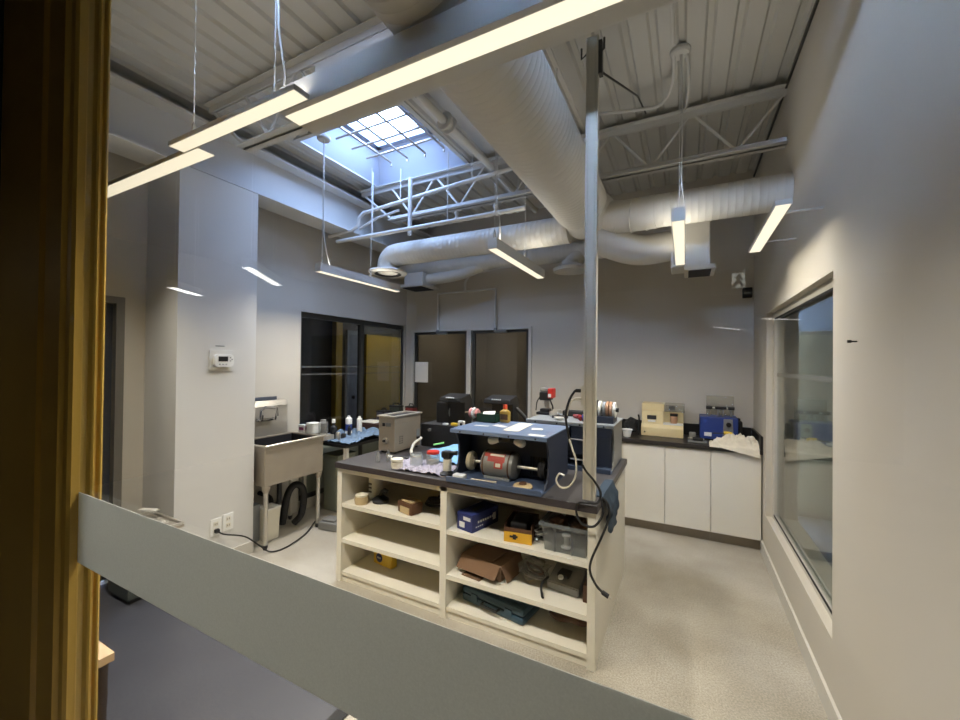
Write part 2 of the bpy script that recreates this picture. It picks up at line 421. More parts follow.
# room beyond: grey door, yellow door, olive post
b = MB(); b.box(-6.0, -5.2, 2.3, 8, 0, 3.3).box(-6, XL-.15, 2.3, 2.4, 0, 3.3).box(-6, XL-.15, 7.9, 8, 0, 3.3).box(-6, XL-.15, 2.3, 8, 2.9, 3.0)
struct(b.build('wall_next_room', DARKW))
b = sempty('door_3', (-5.19, 6, 0)); MB().box(-5.2, -5.15, 5.48, 6.52, .62, 2.16).build('leaf', YELD, b); MB().box(-5.2, -5.12, 5.48, 6.52, 0, .62).build('kick_panel', TANW, b)
b = sempty('door_4', (-5.19, 5.2, 0)); MB().box(-5.2, -5.16, 5.03, 5.32, 0, 2.2).build('leaf', GREYW, b); MB().lathe([(0, 0), (.03, 0), (.035, .03), (0, .05)], (-5.16, 5.17, 1.04), (1, 0, 0), 12).build('knob', BLACK, b)
struct(MB().box(-5.2, -5.10, 4.73, 4.86, 0, 2.9).build('trim_3', YELD))
struct(MB().box(-4.7, -4.5, 5.4, 6.2, 2.88, 2.90).build('fill_panel_next_room', FILLGLOW))  # added glowing panel, out of view, so the doors beyond the glazing show

# door on the left wall
d2 = sempty('door_2', (XL, 1.0, 0))
b = MB(); b.box(XL-.12, XL+.012, 1.39, 1.44, 0, 2.12).box(XL-.12, XL+.012, .62, .67, 0, 2.12).box(XL-.12, XL+.012, .67, 1.39, 2.07, 2.12).build('frame', mat('grey_frame', (112, 108, 100), .5), d2)
MB().box(XL-.09, XL-.05, .67, 1.39, .01, 2.07).build('leaf', mat('dark_door', (52, 56, 62), .4), d2)

# double glazed doors in the back wall
d1 = sempty('door_1', (-2.7, YB, 0))
b = MB(); y0, y1 = YB-.02, YB+.1
b.box(-3.67, -3.63, y0, y1, 0, 2.14).box(-1.80, -1.76, y0, y1, 0, 2.14).box(-3.63, -1.80, y0, y1, 2.11, 2.14).box(-2.715, -2.645, y0, y1, 0, 2.11)
b.build('frame', WFRAME, d1)
for x0, x1 in ((-3.63, -2.715), (-2.645, -1.80)):
    q = MB().box(x0+.005, x0+.045, YB+.01, YB+.05, .01, 2.105).box(x1-.04, x1-.005, YB+.01, YB+.05, .01, 2.105).box(x0+.045, x1-.04, YB+.01, YB+.05, .01, .2).box(x0+.045, x1-.04, YB+.01, YB+.05, 2.07, 2.105).build('leaf', ALU, d1)
    MB().box(x0+.045, x1-.04, YB+.026, YB+.034, .2, 2.07).build('pane', GDARK, q)
b = MB(); b.box(-3.83, -1.2, 6.9, 7.0, 0, 3).box(-3.83, -3.71, YB+.15, 8.0, 0, 3.3).box(-1.3, -1.2, YB+.15, 6.9, 0, 3).box(-3.83, -1.2, YB+.15, 6.9, 2.9, 3.0)
struct(b.build('wall_store_room', TANW))
struct(MB().box(-3.1, -2.4, 5.5, 5.7, 2.88, 2.9).build('fill_panel_store_room', FILLGLOW))  # added unseen panel that brightens the view through the double doors

# glazed front with yellow hollow-metal frame and frosted band
w4 = sempty('window_4', (-1.7, YG, 0))
FY = lambda: None
jamb = [(-2.32, .50), (-1.885, .50), (-1.878, .488), (-1.868, .488), (-1.862, .50), (-1.735, .50), (-1.728, .512), (-1.712, .516), (-1.704, .524), (-1.702, .542),
        (-1.703, .558), (-1.697, .560), (-1.686, .563), (-1.682, .568), (-1.682, .572), (-1.690, .575), (-1.690, .578), (-1.680, .582), (-1.678, .586), (-1.682, .591), (-1.70, .593), (-2.32, .593)]
MB().prism(jamb, 'Z', 0, 3.62).build('frame', YELF, w4)
MB().box(-1.70, XR-.003, YG-.006, YG+.006, .01, 3.55).build('pane', GPANE, w4)
MB().box(-1.70, XR-.003, YG-.0085, YG-.0065, 1.01, 1.23).build('frosted_band', FROST, w4)
MB().box(-1.70, XR-.003, YG-.03, YG+.05, 3.55, 3.64).build('head_rail', YELF, w4)

# ================================================================ CEILING SERVICES
def pendant(label, x, y, z, length, axis='Y', wd=.062, ht=.075, cab=(.04, .6), area=True, power=12, body_off=(0, 0), group='pendant lights of the workshop', wide=None, spread=150, up=.13, cord=0, bracket=False):
    """x,y = centre of the near / left end; runs along +Y or +X"""
    p = thing('pendant_light', label, 'light', (x, y, z), group)
    def T(u0, u1, v0, v1): return (x+v0, x+v1, y+u0, y+u1) if axis == 'Y' else (x+u0, x+u1, y+v0, y+v1)
    h = wd/2; hv0, hv1 = (-h-.004, h+.004) if wide is None else wide
    b = MB(); t_ = .004
    b.box(*T(0, length, hv0, hv1), z+ht-t_, z+ht).box(*T(0, length, hv0, hv0+t_), z, z+ht-t_).box(*T(0, length, hv1-t_, hv1), z, z+ht-t_)
    b.box(*T(0, t_, hv0+t_, hv1-t_), z, z+ht-t_).box(*T(length-t_, length, hv0+t_, hv1-t_), z, z+ht-t_)
    if wide: b.box(*T(0, length, hv0+t_, -h), z, z+.004).box(*T(0, length, h, hv1-t_), z, z+.004)
    b.build('housing', STEELW, p)
    MB().box(*T(t_, length-t_, -h, h), z-.001, z+.003).build('diffuser', LAMP, p)
    if bracket:
        for c in (.2, .8): MB().box(x+h+.004, XR, y+c*length-.008, y+c*length+.008, z+ht-.012, z+ht-.004).build('wall_arm', STEELW, p)
    for i, c in enumerate(cab):
        u = c*length; cx, cy = (x, y+u) if axis == 'Y' else (x+u, y)
        MB().tube([(cx, cy, z+ht), (cx, cy, ZD)], .0025, 6, False).build('suspension_wire', PIPEW, p)
        MB().lathe([(0, 0), (.012, 0), (.008, .05), (.003, .07)], (cx, cy, z+ht), n=10).build('wire_grip', GREYM, p)
        if i == cord:
            MB().tube([(cx+.05 if axis == 'X' else cx, cy+(.09 if axis == 'Y' else 0), z+ht), (cx+.03, cy+.02, z+ht+.12), (cx+.012, cy+.005, z+ht+.3), (cx+.014, cy, z+ht+.6), (cx+.008, cy, ZD-.02)], .0042, 8).build('supply_cord', PIPEW, p)
            MB().lathe([(0, 0), (.05, .0), (.06, .012), (.06, .03), (0, .03)], (cx, cy, ZD-.03), n=20).build('ceiling_canopy', STEELW, p)
    if area:
        L = bpy.data.lights.new('pendant_lamp', 'AREA'); L.shape = 'RECTANGLE'
        L.size, L.size_y = (wd*.9, length*.97) if axis == 'Y' else (length*.97, wd*.9)
        L.energy = power*length; L.color = (1, .915, .80); L.spread = R(spread)
        o = bpy.data.objects.new('pendant_lamp', L); COL.objects.link(o); o.parent = p
        o.location = (0, length/2, -.006) if axis == 'Y' else (length/2, 0, -.006)
        if up:                                  # added upward fill lamp that brightens the ceiling
            U = L.copy(); U.energy = L.energy*up; U.spread = R(170)
            o = bpy.data.objects.new('added_uplight', U); COL.objects.link(o); o.parent = p; o.rotation_euler = (math.pi, 0, 0)
            o.location = (0, length/2, ht+.004) if axis == 'Y' else (length/2, 0, ht+.004)
    return p
SPREAD = 150; PW = 16.5
pendant('linear pendant light hanging beside the bare wall with the thermostat column, grey housing, lit strip', -2.87, 2.44, 2.445, 1.10, power=PW*1.6, up=.05)
pendant('linear pendant light over the middle of the workbench island, in front of the round ducts', -1.19, 2.47, 2.445, 1.05, power=PW*1.15, up=.09)
pendant('linear pendant light seen end-on in front of the square vent box', -.038, 2.44, 2.45, 1.08, power=PW*1.1, cab=(.33,))
pendant('slim strip light held on short arms off the wall with the recessed window', .425, 2.40, 2.445, .92, power=PW*.26, cab=(), ht=.025, spread=140, up=0, group=None, bracket=True)
pendant('short slim pendant light on two thin cords, above the gap between two longer strips', -2.15, 1.003, 2.65, .87, 'X', .06, .02, cab=(.17, .82), power=PW, spread=105, up=.1, cord=1)
pendant('linear pendant light ending above the white column, cut off by the yellow frame', -3.3, 1.08, 2.65, 1.26, 'X', .075, .02, cab=(.01,), power=PW, spread=105, up=.1, cord=9)
pendant('longest pendant light with a wide grey housing, crossing overhead below the big duct', -1.46, 1.10, 2.65, 1.55, 'X', .07, .10, cab=(.96,), power=PW*.75, wide=(-.06, .10), spread=105, up=0, cord=9)

# main round duct and its branches
def duct(p0, p1, r, pitch=.045, ridge=.0016, n=36, r1=None):
    p0, p1 = Vector(p0), Vector(p1); L = (p1-p0).length; k = int(L/pitch); prof = [(0, 0)]; r1 = r1 or r
    for i in range(k+1):
        h = L*i/max(k, 1); q = r+(r1-r)*h/L
        prof += [(q, h)] if i in (0, k) else [(q, h-.004), (q+ridge, h), (q, h+.004)]
    return MB().lathe(prof+[(0, L)], p0, p1-p0, n)
ZC = 2.98
du = thing('air_duct', 'large white round air duct under the roof joists with two side branches', 'duct', (-.78, 2.2, ZC-.217))
duct((-.78, .72, ZC), (-.78, 3.32, ZC), .217).build('main_trunk', DUCT, du, smooth=True)
el = MB(); el.blob((-.74, 3.40, 2.92), (.235, .22, .20), 0, 1); el.build('tee_fitting', DUCT, du, smooth=True)
MB().tube([(-.66, 3.40, 2.90), (-.50, 3.37, 2.855), (-.36, 3.33, 2.835), (-.2, 3.31, 2.83)], .125, 24).build('elbow', DUCT, du, smooth=True)
for x in (-.50, -.38, -.27): MB().lathe([(.126, 0), (.131, .004), (.131, .01), (.126, .014)], (x, 3.375 if x < -.45 else 3.33, 2.853 if x < -.45 else 2.835), (1, -.1, -.1), 28).build('seam_band', DUCT, du, smooth=True)
duct((-.24, 3.31, 2.83), (XR-.002, 3.31, 2.83), .12).build('branch_duct', DUCT, du, smooth=True)
duct((-2.78, 3.42, 2.825), (-.90, 3.42, 2.825), .118).build('branch_duct', DUCT, du, smooth=True)
MB().tube([(-2.74, 3.42, 2.825), (-2.84, 3.42, 2.815), (-2.90, 3.42, 2.76), (-2.915, 3.42, 2.685)], .118, 28, sub=4).build('elbow', DUCT, du, smooth=True)
rd = MB().lathe([(0, 0), (.06, -.004), (.07, .02), (.10, -.012), (.112, .02), (.15, -.02), (.205, -.012), (.21, 0), (.20, .012), (.12, .03), (.12, .06)], (-2.915, 3.42, 2.645), n=36).build('round_diffuser', DUCT, du, smooth=True)
MB().lathe([(.114, 0), (.145, -.018)], (-2.915, 3.42, 2.64), n=36).build('air_gap', BLACKM, rd, smooth=True)
MB().box(-.11, .17, 3.60, 3.86, 2.45, 2.92, .008).build('vent_box', DUCT, du)
vb = MB().box(-.01, .21, 3.56, 3.90, 2.415, 2.45, .004).build('vent_grille', WFRAME, du)
b = MB(); b.box(.02, .18, 3.59, 3.87, 2.411, 2.415).build('air_gap', BLACKM, vb)
MB().tube([(-.7, 3.44, 2.76), (-.52, 3.5, 2.66), (-.34, 3.62, 2.63), (-.11, 3.70, 2.66)], .125, 24).build('flexible_duct', DUCT, du, smooth=True)
for y in (1.5, 2.6): MB().tube([(-.78, y, 3.19), (-.78, y, ZD)], .005, 6, False).build('hanger_rod', PIPEW, du)

d3 = thing('air_duct', 'slimmer white round duct along the back wall above the double doors', 'duct', (-2.2, 4.5, 2.8))
duct((-3.77, 4.5, 2.96), (-.55, 4.5, 2.93), .105).build('main_trunk', DUCT, d3, smooth=True)
MB().lathe([(0, 0), (.1, 0), (.19, -.02), (.20, .01), (.1, .06), (.1, .1)], (-1.15, 4.45, 2.72), n=32).build('round_diffuser', DUCT, d3, smooth=True)
MB().tube([(-1.15, 4.46, 2.76), (-1.12, 4.48, 2.83), (-1.05, 4.5, 2.92)], .1, 20).build('flexible_duct', DUCT, d3, smooth=True)
MB().box(-3.40, -3.10, 4.32, 4.60, 2.70, 2.86, .006).build('vent_box', DUCT, d3)
q = MB().box(-3.47, -3.05, 4.26, 4.66, 2.665, 2.70, .005).build('vent_grille', WFRAME, d3)
MB().box(-3.42, -3.10, 4.30, 4.60, 2.661, 2.665).build('air_gap', BLACKM, q)
MB().tube([(-3.12, 4.46, 2.78), (-2.9, 4.47, 2.79), (-2.6, 4.48, 2.82), (-2.3, 4.5, 2.9)], .075, 18).build('flexible_duct', DUCT, d3, smooth=True)

# sprinkler pipes and conduits
sp = thing('sprinkler_pipe', 'white sprinkler pipe with a stepped bend hung below the skylight', 'pipe', (-2.4, 3.2, 3.1))
MB().tube([(-3.64, 3.25, 3.09), (-3.28, 3.25, 3.11), (-3.20, 3.25, 3.15), (-3.18, 3.25, 3.24), (-3.12, 3.25, 3.275), (-1.9, 3.25, 3.36), (-1.12, 3.25, 3.40)], .02, 10, False).build('pipe_run', PIPEW, sp, smooth=True)
for x in (-2.62, -1.78): MB().tube([(x, 3.25, 3.31 if x < -2 else 3.37), (x, 3.25, ZD)], .005, 6, False).build('hanger_rod', PIPEW, sp)
MB().tube([(-2.48, 3.23, 3.52), (-2.48, 3.23, 2.94)], .021, 10, False).build('drop_pipe', PIPEW, sp, smooth=True)
MB().tube([(-3.2, 3.27, 3.12), (-2.95, 3.27, 3.20), (-2.65, 3.27, 3.235)], .014, 8, False).build('branch_pipe', PIPEW, sp, smooth=True)
s2 = thing('sprinkler_pipe', 'white pipe with small sprinkler heads just above the branch duct', 'pipe', (-2.3, 3.24, 2.95))
MB().tube([(-3.44, 3.18, 2.985), (-1.22, 3.18, 2.985)], .02, 10, False).build('pipe_run', PIPEW, s2, smooth=True)
for x in (-2.93, -2.0, -1.49): MB().tube([(x, 3.18, 2.98), (x, 3.18, ZD)], .005, 6, False).build('hanger_rod', PIPEW, s2)
for x in (-1.90, -1.50): MB().lathe([(0, 0), (.022, 0), (.022, .02), (.012, .03), (.02, .06), (.02, .075), (0, .075)], (x, 3.18, 2.985), n=12).build('sprinkler_head', PIPEW, s2, smooth=True)
s3 = thing('conduit_pipe', 'grey pipe with a flanged coupling running beside the skylight and the big duct', 'pipe', (-1.6, 3, 3.38))
MB().tube([(-1.6, 1.9, 3.44), (-1.56, 4.4, 3.44)], .03, 12, False).build('pipe_run', STEELW, s3, smooth=True)
MB().lathe([(.031, 0), (.065, 0), (.065, .018), (.04, .02), (.04, .06), (.065, .062), (.065, .08), (.031, .08)], (-1.588, 2.46, 3.44), (0, 1, 0), 16).build('coupling', STEELW, s3, smooth=True)
MB().tube([(-1.42, 1.9, 3.55), (-1.42, 4.5, 3.55)], .016, 10, False).build('conduit_run', STEELW, s3, smooth=True)
for y in (2.1, 3.9): MB().tube([(-1.58, y, 3.385), (-1.58, y, ZD)], .005, 6, False).build('hanger_rod', PIPEW, s3)
jb = thing('ceiling_conduit', 'grey conduits looping under the deck above the end-on light', 'conduit', (-.04, 2.8, ZD-.03))
MB().tube([(-.075, .8, ZD-.015), (-.075, 2.7, ZD-.015)], .011, 8, False).build('conduit_run', STEELW, jb, smooth=True)
MB().tube([(-.075, 2.78, ZD-.02), (-.085, 2.95, ZD-.10), (-.16, 3.05, ZD-.16), (-.3, 3.08, ZD-.14), (-.62, 3.06, ZD-.10)], .011, 8).build('flexible_conduit', STEELW, jb, smooth=True)
MB().tube([(.0, 2.8, ZD-.02), (.012, 2.95, ZD-.12), (.0, 3.1, ZD-.17), (-.02, 3.32, ZD-.1)], .009, 8).build('flexible_conduit', STEELW, jb, smooth=True)

# conduit loop over the double doors
cl = thing('door_conduit', 'white conduit loop dropping to both closers above the double doors', 'conduit', (-2.7, YB-.03, 2.4))
yy = YB-.04
MB().tube([(-3.185, yy, 2.13), (-3.185, yy, 2.655), (-2.265, yy, 2.655), (-2.265, yy, 2.13)], .017, 10, False).build('conduit_run', PIPEW, cl, smooth=True)
MB().tube([(-2.735, yy, 2.655), (-2.735, yy, 2.78), (-2.70, yy, 2.84), (-2.66, yy, 2.90), (-2.37, yy, 2.92)], .019, 10, False).build('riser', PIPEW, cl, smooth=True)
for x in (-3.185, -2.265):
    MB().lathe([(0, 0), (.022, .0), (.022, .05), (.015, .06), (0, .06)], (x, yy, 2.075), n=12).build('fitting', GREYM, cl, smooth=True)
    MB().box(x+.01, x+.17, yy-.03, yy+.01, 2.06, 2.10, .006).build('closer_arm', GREYM, cl)
tag(MB().box(-3.585, -3.355, YB-.026, YB-.0205, 1.365, 1.665).build('paper_sign', PAPER, loc=(-3.47, YB-.022, 1.5)), 'white paper notice taped to the glass of the double doors', 'notice')
sn = thing('wall_sensor', 'small dark sensor box high in the wall corner beside the window', 'sensor', (.56, 4.8, 2.36))
MB().box(.52, .60, 4.80, 4.87, 2.35, 2.45, .008).build('body', BLACKM, sn); MB().box(.535, .585, 4.795, 4.80, 2.37, 2.41, .003).build('lens', BLACK, sn)

# ================================================================ WALL FITTINGS
th = thing('thermostat', 'white wall thermostat with a small dark display on the column', 'thermostat', (-3.317, 1.89, 1.65))
MB().box(-3.318, -3.311, 1.797, 1.985, 1.565, 1.735, .003).build('mounting_plate', mat('grey_white_plastic', (205, 204, 198), .5), th)
c = MB().prism(rounded(1.825, 1.975, 1.60, 1.705, .03), 'X', -3.311, -3.285, .003).build('body', WHITEP, th)
MB().box(-3.285, -3.283, 1.852, 1.925, 1.645, 1.685).build('display', BLACK, c)
for y, z in ((1.945, 1.675), (1.945, 1.650), (1.957, 1.662), (1.862, 1.622), (1.887, 1.622), (1.912, 1.622)): MB().box(-3.285, -3.282, y-.005, y+.005, z-.004, z+.004).build('key', GREYPL, c)
tag(MB().box(-3.318, -3.317, 1.845, 1.915, 1.764, 1.772).build('label_strip', GREYPL, loc=(-3.3175, 1.88, 1.768)), 'thin grey label strip stuck above the thermostat', 'label')
def outlet(label, y, z):
    o = thing('wall_outlet', label, 'outlet', (-3.318, y, z), 'outlets at the foot of the column')
    MB().box(-3.318, -3.312, y-.042, y+.042, z-.068, z+.068, .003).build('cover_plate', WHITEP, o)
    for dz in (-.026, .026):
        f = MB().box(-3.312, -3.309, y-.018, y+.018, z+dz-.017, z+dz+.017, .002).build('socket', CREAM, o)
        MB().box(-3.3092, -3.3085, y-.009, y-.005, z+dz-.007, z+dz+.007).box(-3.3092, -3.3085, y+.005, y+.009, z+dz-.007, z+dz+.007).build('slot', BLACK, f)
    return o
outlet('white wall outlet at the column foot with a black plug in it', 1.868, .325)
outlet('white wall outlet with both dark sockets free, beside the plugged one', 1.965, .335)
cd = thing('black_cable', 'black power cord from the column outlet trailing behind the sink legs', 'cord', (-3.3, 1.87, .3))
MB().tube([(-3.30, 1.868, .30), (-3.25, 1.90, .27), (-3.22, 2.05, .20), (-3.20, 2.17, .08), (-3.16, 2.24, .012), (-3.12, 2.36, .012), (-3.2, 2.62, .012), (-3.33, 2.82, .012), (-3.45, 3.0, .012)], .006, 8).build('cable', RUBBER, cd, smooth=True)
MB().box(-3.3085, -3.275, 1.852, 1.884, .283, .315, .008).build('plug', RUBBER, cd)
tag(MB().lathe([(0, 0), (.006, 0), (.006, .012), (.003, .014), (.003, .03), (0, .03)], (XR-.03, 2.135, 1.757), (1, 0, 0), 10).build('wall_screw', BLACK, loc=(XR, 2.135, 1.757)), 'tiny black screw sticking out of the bare side wall', 'screw')
tag(MB().box(XL, XL+.03, 2.44, 2.70, 1.255, 1.29, .003).build('wall_shelf_strip', mat('blue_grey_strip', (70, 76, 88), .5), loc=(XL, 2.57, 1.27)), 'dark blue-grey strip fixed to the wall above the sink', 'strip')

# ================================================================ BACK COUNTER
def cabinet(label, x0, x1):
    c = thing('base_cabinet', label, 'cabinet', (x0, 4.32, 0), 'white base cabinets along the back wall')
    MB().box(x0, x1-.001, 4.32, 4.86, .10, .868).box(x0, x1-.001, 4.38, 4.86, 0, .10).build('body', CABW, c)
    MB().box(x0+.003, x1-.004, 4.30, 4.319, .105, .862, .002).build('door', CABW, c)
    MB().box(x0, x1-.001, 4.372, 4.38, 0, .10).build('toe_kick', mat('toe_grey', (150, 140, 126), .6), c)
    return c
cabinet('white base cabinet whose door is half hidden behind the island', -.95, -.56)
cabinet('white base cabinet under the beige machine', -.56, -.168)
cabinet('white base cabinet between the beige and the blue machine', -.168, .220)
cabinet('white base cabinet in the corner under the draped cloth', .220, .612)
bc = thing('back_counter', 'dark countertop with a low black backsplash along the back wall', 'countertop', (-.2, 4.5, .87))
MB().box(-.96, XR-.003, 4.275, YB-.003, .87, .91, .004).build('worktop', LAMD, bc)
MB().box(-.96, XR-.003, YB-.025, YB-.003, .91, 1.03, .002).box(XR-.022, XR-.003, 4.28, YB-.025, .91, 1.03, .002).build('backsplash', BLACK, bc)

# beige casting / buffing machine
MBG = Matrix(((1, 0, 0, 0), (0, .85, 0, .794), (0, 0, 1, 0), (0, 0, 0, 1)))
bm_ = thing('beige_machine', 'beige tabletop tumbling machine with a clear guard and copper cup', 'machine', (-.21, 4.55, .91))
b = MB(MBG); b.prism([(4.42, .911), (4.42, 1.0), (4.45, 1.035), (4.76, 1.035), (4.76, .911)], 'X', -.412, -.012, .004).build('base', BEIGE, bm_)
u = MB(MBG).prism([(4.45, 1.035), (4.475, 1.17), (4.76, 1.17), (4.76, 1.035)], 'X', -.408, -.20, .004).build('control_housing', BEIGE, bm_)
MB(MBG @ Matrix.Translation((0, 4.457, 1.10)) @ Matrix.Rotation(R(-10.5), 4, 'X')).box(-.355, -.265, -.004, .006, -.018, .024).build('display', BLACK, u)
MB(MBG @ Matrix.Translation((0, 4.452, 1.068)) @ Matrix.Rotation(R(-10.5), 4, 'X')).box(-.345, -.275, -.004, .004, -.012, .006).build('label_plate', WHITEP, u)
MB(MBG).box(-.412, -.19, 4.50, 4.76, 1.17, 1.245, .006).build('lid', BEIGE, bm_)
MB(MBG).box(-.20, -.012, 4.56, 4.76, 1.035, 1.17).build('chamber', BEIGE, bm_)
MB(MBG).box(-.20, -.014, 4.44, 4.56, 1.035, 1.05, .003).build('ledge', WHITEP, bm_)
MB(MBG).lathe([(0, 0), (.03, 0), (.034, .02), (.036, .07), (.03, .08), (.03, .10), (.024, .105), (0, .105)], (-.10, 4.50, 1.05), n=20).build('cup', COPPER, bm_, smooth=True)
MB(MBG).lathe([(.031, 0), (.037, 0), (.037, .025), (.031, .025)], (-.10, 4.50, 1.125), n=20).build('cup_collar', BLACK, bm_, smooth=True)
g = MB(MBG).box(-.19, -.002, 4.42, 4.75, 1.172, 1.245, .004).build('guard', PLEX, bm_)
MB(MBG).box(-.15, -.09, 4.55, 4.65, 1.18, 1.22, .008).build('motor_block', BLACKM, bm_)
MB(MBG).lathe([(0, 0), (.008, 0), (.008, .006), (0, .006)], (-.375, 4.415, .95), (0, 1, 0), 12).build('knob', BLACK, bm_)
# blue ring-cutting machine with clear shield
MBL = Matrix(((.93, 0, 0, .021), (0, 1, 0, .038), (0, 0, .94, .0546), (0, 0, 0, 1)))
bl = thing('blue_machine', 'blue tabletop machine with a silver control panel and a clear upright shield', 'machine', (.3, 4.65, .91))
MB(MBL).box(.125, .475, 4.55, 4.80, .925, 1.16, .006).build('body', BLUEM, bl)
MB(MBL).box(.14, .46, 4.56, 4.79, .911, .925).build('feet_plate', BLACK, bl)
pn = MB(MBL).prism([(.335, .945), (.435, .945), (.425, 1.145), (.345, 1.145)], 'Y', 4.543, 4.55).build('control_panel', GREYM, bl)
MB(MBL).lathe([(0, 0), (.022, 0), (.024, .02), (0, .02)], (.388, 4.543, 1.09), (0, -1, 0), 20).build('knob', BLACK, pn, smooth=True)
for x, m_ in ((.362, RED), (.408, BLACK)): MB(MBL).lathe([(0, 0), (.016, 0), (.016, .012), (0, .012)], (x, 4.543, 1.005), (0, -1, 0), 16).build('button', m_, pn, smooth=True)
MB(MBL).box(.165, .235, 4.546, 4.55, .955, .995, .001).build('label_plate', WHITEP, bl)
MB(MBL).box(.475, .52, 4.60, 4.74, .99, 1.12, .012).build('end_gearbox', BLACKM, bl)
MB(MBL).lathe([(0, 0), (.018, 0), (.02, .03), (0, .035)], (.485, 4.65, 1.12), n=14).build('end_knob', BLACK, bl, smooth=True)
MB(MBL).box(.19, .45, 4.695, 4.70, 1.165, 1.375).build('shield', PLEX, bl)
for i, x in enumerate((.215, .30, .345, .42)):
    MB(MBL).cyl((x, 4.64, 1.16), (x, 4.64, 1.235), .009, n=10).build('chuck_post', GREYM, bl, smooth=True)
    MB(MBL).cyl((x-.03, 4.64, 1.25), (x+.03, 4.64, 1.25), .017, n=14).build('chuck', BLACK, bl, smooth=True)
MB(MBL).cyl((.20, 4.64, 1.25), (.44, 4.64, 1.25), .006, n=8).build('spindle', STAIN, bl, smooth=True)
# cloth spilling over the counter edge
def ragf(u, v):
    x = .205+u*.385
    if v < .25:
        k = (.25-v)/.25; return Vector((x, 4.266-.012*k, .918-k*(.012+.085*max(0, u-.25))))
    w_ = (v-.25)/.75; y = 4.268+w_*(.06+.20*u)
    z = .918+(.07*math.sin(u*2.6)*math.sin(w_*3.0)+.05*abs(noise.noise(Vector((u*7, v*7, 2))))+.045*abs(noise.noise(Vector((u*13, v*11, 5)))))*min(1, 6*w_)
    return Vector((x, y, z))
tag(MB().sheet(ragf, 44, 36, .002).build('cleaning_cloth', RAG, loc=(.4, 4.4, .91), smooth=True), 'crumpled cream cloth draped over the corner of the counter', 'cloth')
yt = thing('hand_tool', 'yellow handled tool lying on the cream cloth', 'tool', (.33, 4.45, 1.02))
MB().tube([(.335, 4.47, 1.012), (.365, 4.47, 1.012), (.40, 4.46, 1.008)], .016, 10).build('handle', YELPL, yt, smooth=True)
MB().tube([(.335, 4.47, 1.010), (.24, 4.47, 1.0)], .005, 8, False).build('blade', BLACK, yt)
gt = thing('grey_clamp', 'grey and black hand tool lying in front of the blue machine', 'tool', (.12, 4.46, .91))
MB().box(.03, .19, 4.36, 4.46, .911, .925, .004).build('base', GREYPL, gt); MB().box(.07, .16, 4.385, 4.44, .925, .955, .01).build('grip', BLACK, gt); MB().cyl((.03, 4.45, .94), (.17, 4.47, .935), .006).build('rod', STAIN, gt)
MB().box(.04, .1, 4.5, 4.54, .911, .99, .01).build('motor', GREYM, gt)
bw = thing('white_bowl', 'small white plastic bowl on the counter beside the navy grinding station', 'bowl', (-.53, 4.40, .91))
MB().lathe([(0, .003), (.035, .003), (.048, .07), (.056, .072), (.056, .078), (.046, .078), (.033, .012), (0, .012)], (-.53, 4.38, .91), n=24).build('bowl', WHITEP, bw, smooth=True)
tag(MB().blob((-.515, 4.64, .995), (.075, .08, .08), .25, 9, 3).build('black_bag', BLACKM, loc=(-.49, 4.62, .91), smooth=True), 'crumpled black bag behind the white bowl on the counter', 'bag')
tag(MB().tube([(-.435, 4.52, .914), (-.43, 4.53, 1.08), (-.438, 4.53, 1.13)], .009, 8).build('black_tool', BLACK, loc=(-.435, 4.53, .91), smooth=True), 'thin black rod standing against the side of the beige machine', 'tool')

# ================================================================ ISLAND
IX0, IX1, IY0, IY1 = -2.34, -.425, 2.20, 3.40
isl = thing('storage_island', 'white open-shelf workbench island with a dark laminate top', 'workbench', (-1.38, 2.8, 0))
MB().box(IX0-.006, IX1+.012, IY0-.02, IY1+.01, CT-.042, CT, .003).build('countertop', LAM, isl)
MB().box(IX0-.006, IX1+.012, IY0-.0215, IY0-.0198, CT-.041, CT-.002).box(IX1+.0118, IX1+.0135, IY0-.02, IY1+.01, CT-.041, CT-.002).build('edge_band', mat('edge_band_dark', (58, 52, 54), .45), isl)
MB().box(IX0, IX0+.045, IY0, IY1, 0, CT-.042).build('side_panel', WHITE, isl)
MB().box(IX1-.04, IX1, IY0, IY1, 0, CT-.042).build('side_panel', WHITE, isl)
MB().box(-1.414, -1.366, IY0, IY0+.60, 0, CT-.042).build('divider', WHITE, isl)
MB().box(IX0+.045, IX1-.04, IY0+.60, IY0+.62, 0, CT-.042).build('back_panel', WHITE, isl)
MB().box(IX0+.045, IX1-.04, IY0, IY0+.02, CT-.077, CT-.042).build('top_rail', WHITE, isl)
MB().box(IX0+.045, IX1-.04, IY0+.01, IY0+.6, .05, .075).build('bottom_shelf', WHITE, isl)
MB().box(IX0+.045, IX1-.04, IY0+.02, IY0+.04, 0, .05).build('plinth', WHITE, isl)
LS1, LS2, RS1, RS2 = .588, .322, .572, .285
for z in (LS1, LS2): MB().box(IX0+.045, -1.414, IY0+.005, IY0+.6, z-.03, z).build('shelf', WHITE, isl)
for z in (RS1, RS2): MB().box(-1.366, IX1-.04, IY0+.005, IY0+.6, z-.03, z).build('shelf', WHITE, isl)
MB().box(IX1-.001, IX1+.004, IY0, IY0+.035, 0, CT-.045).build('edge_strip', WHITE, isl)

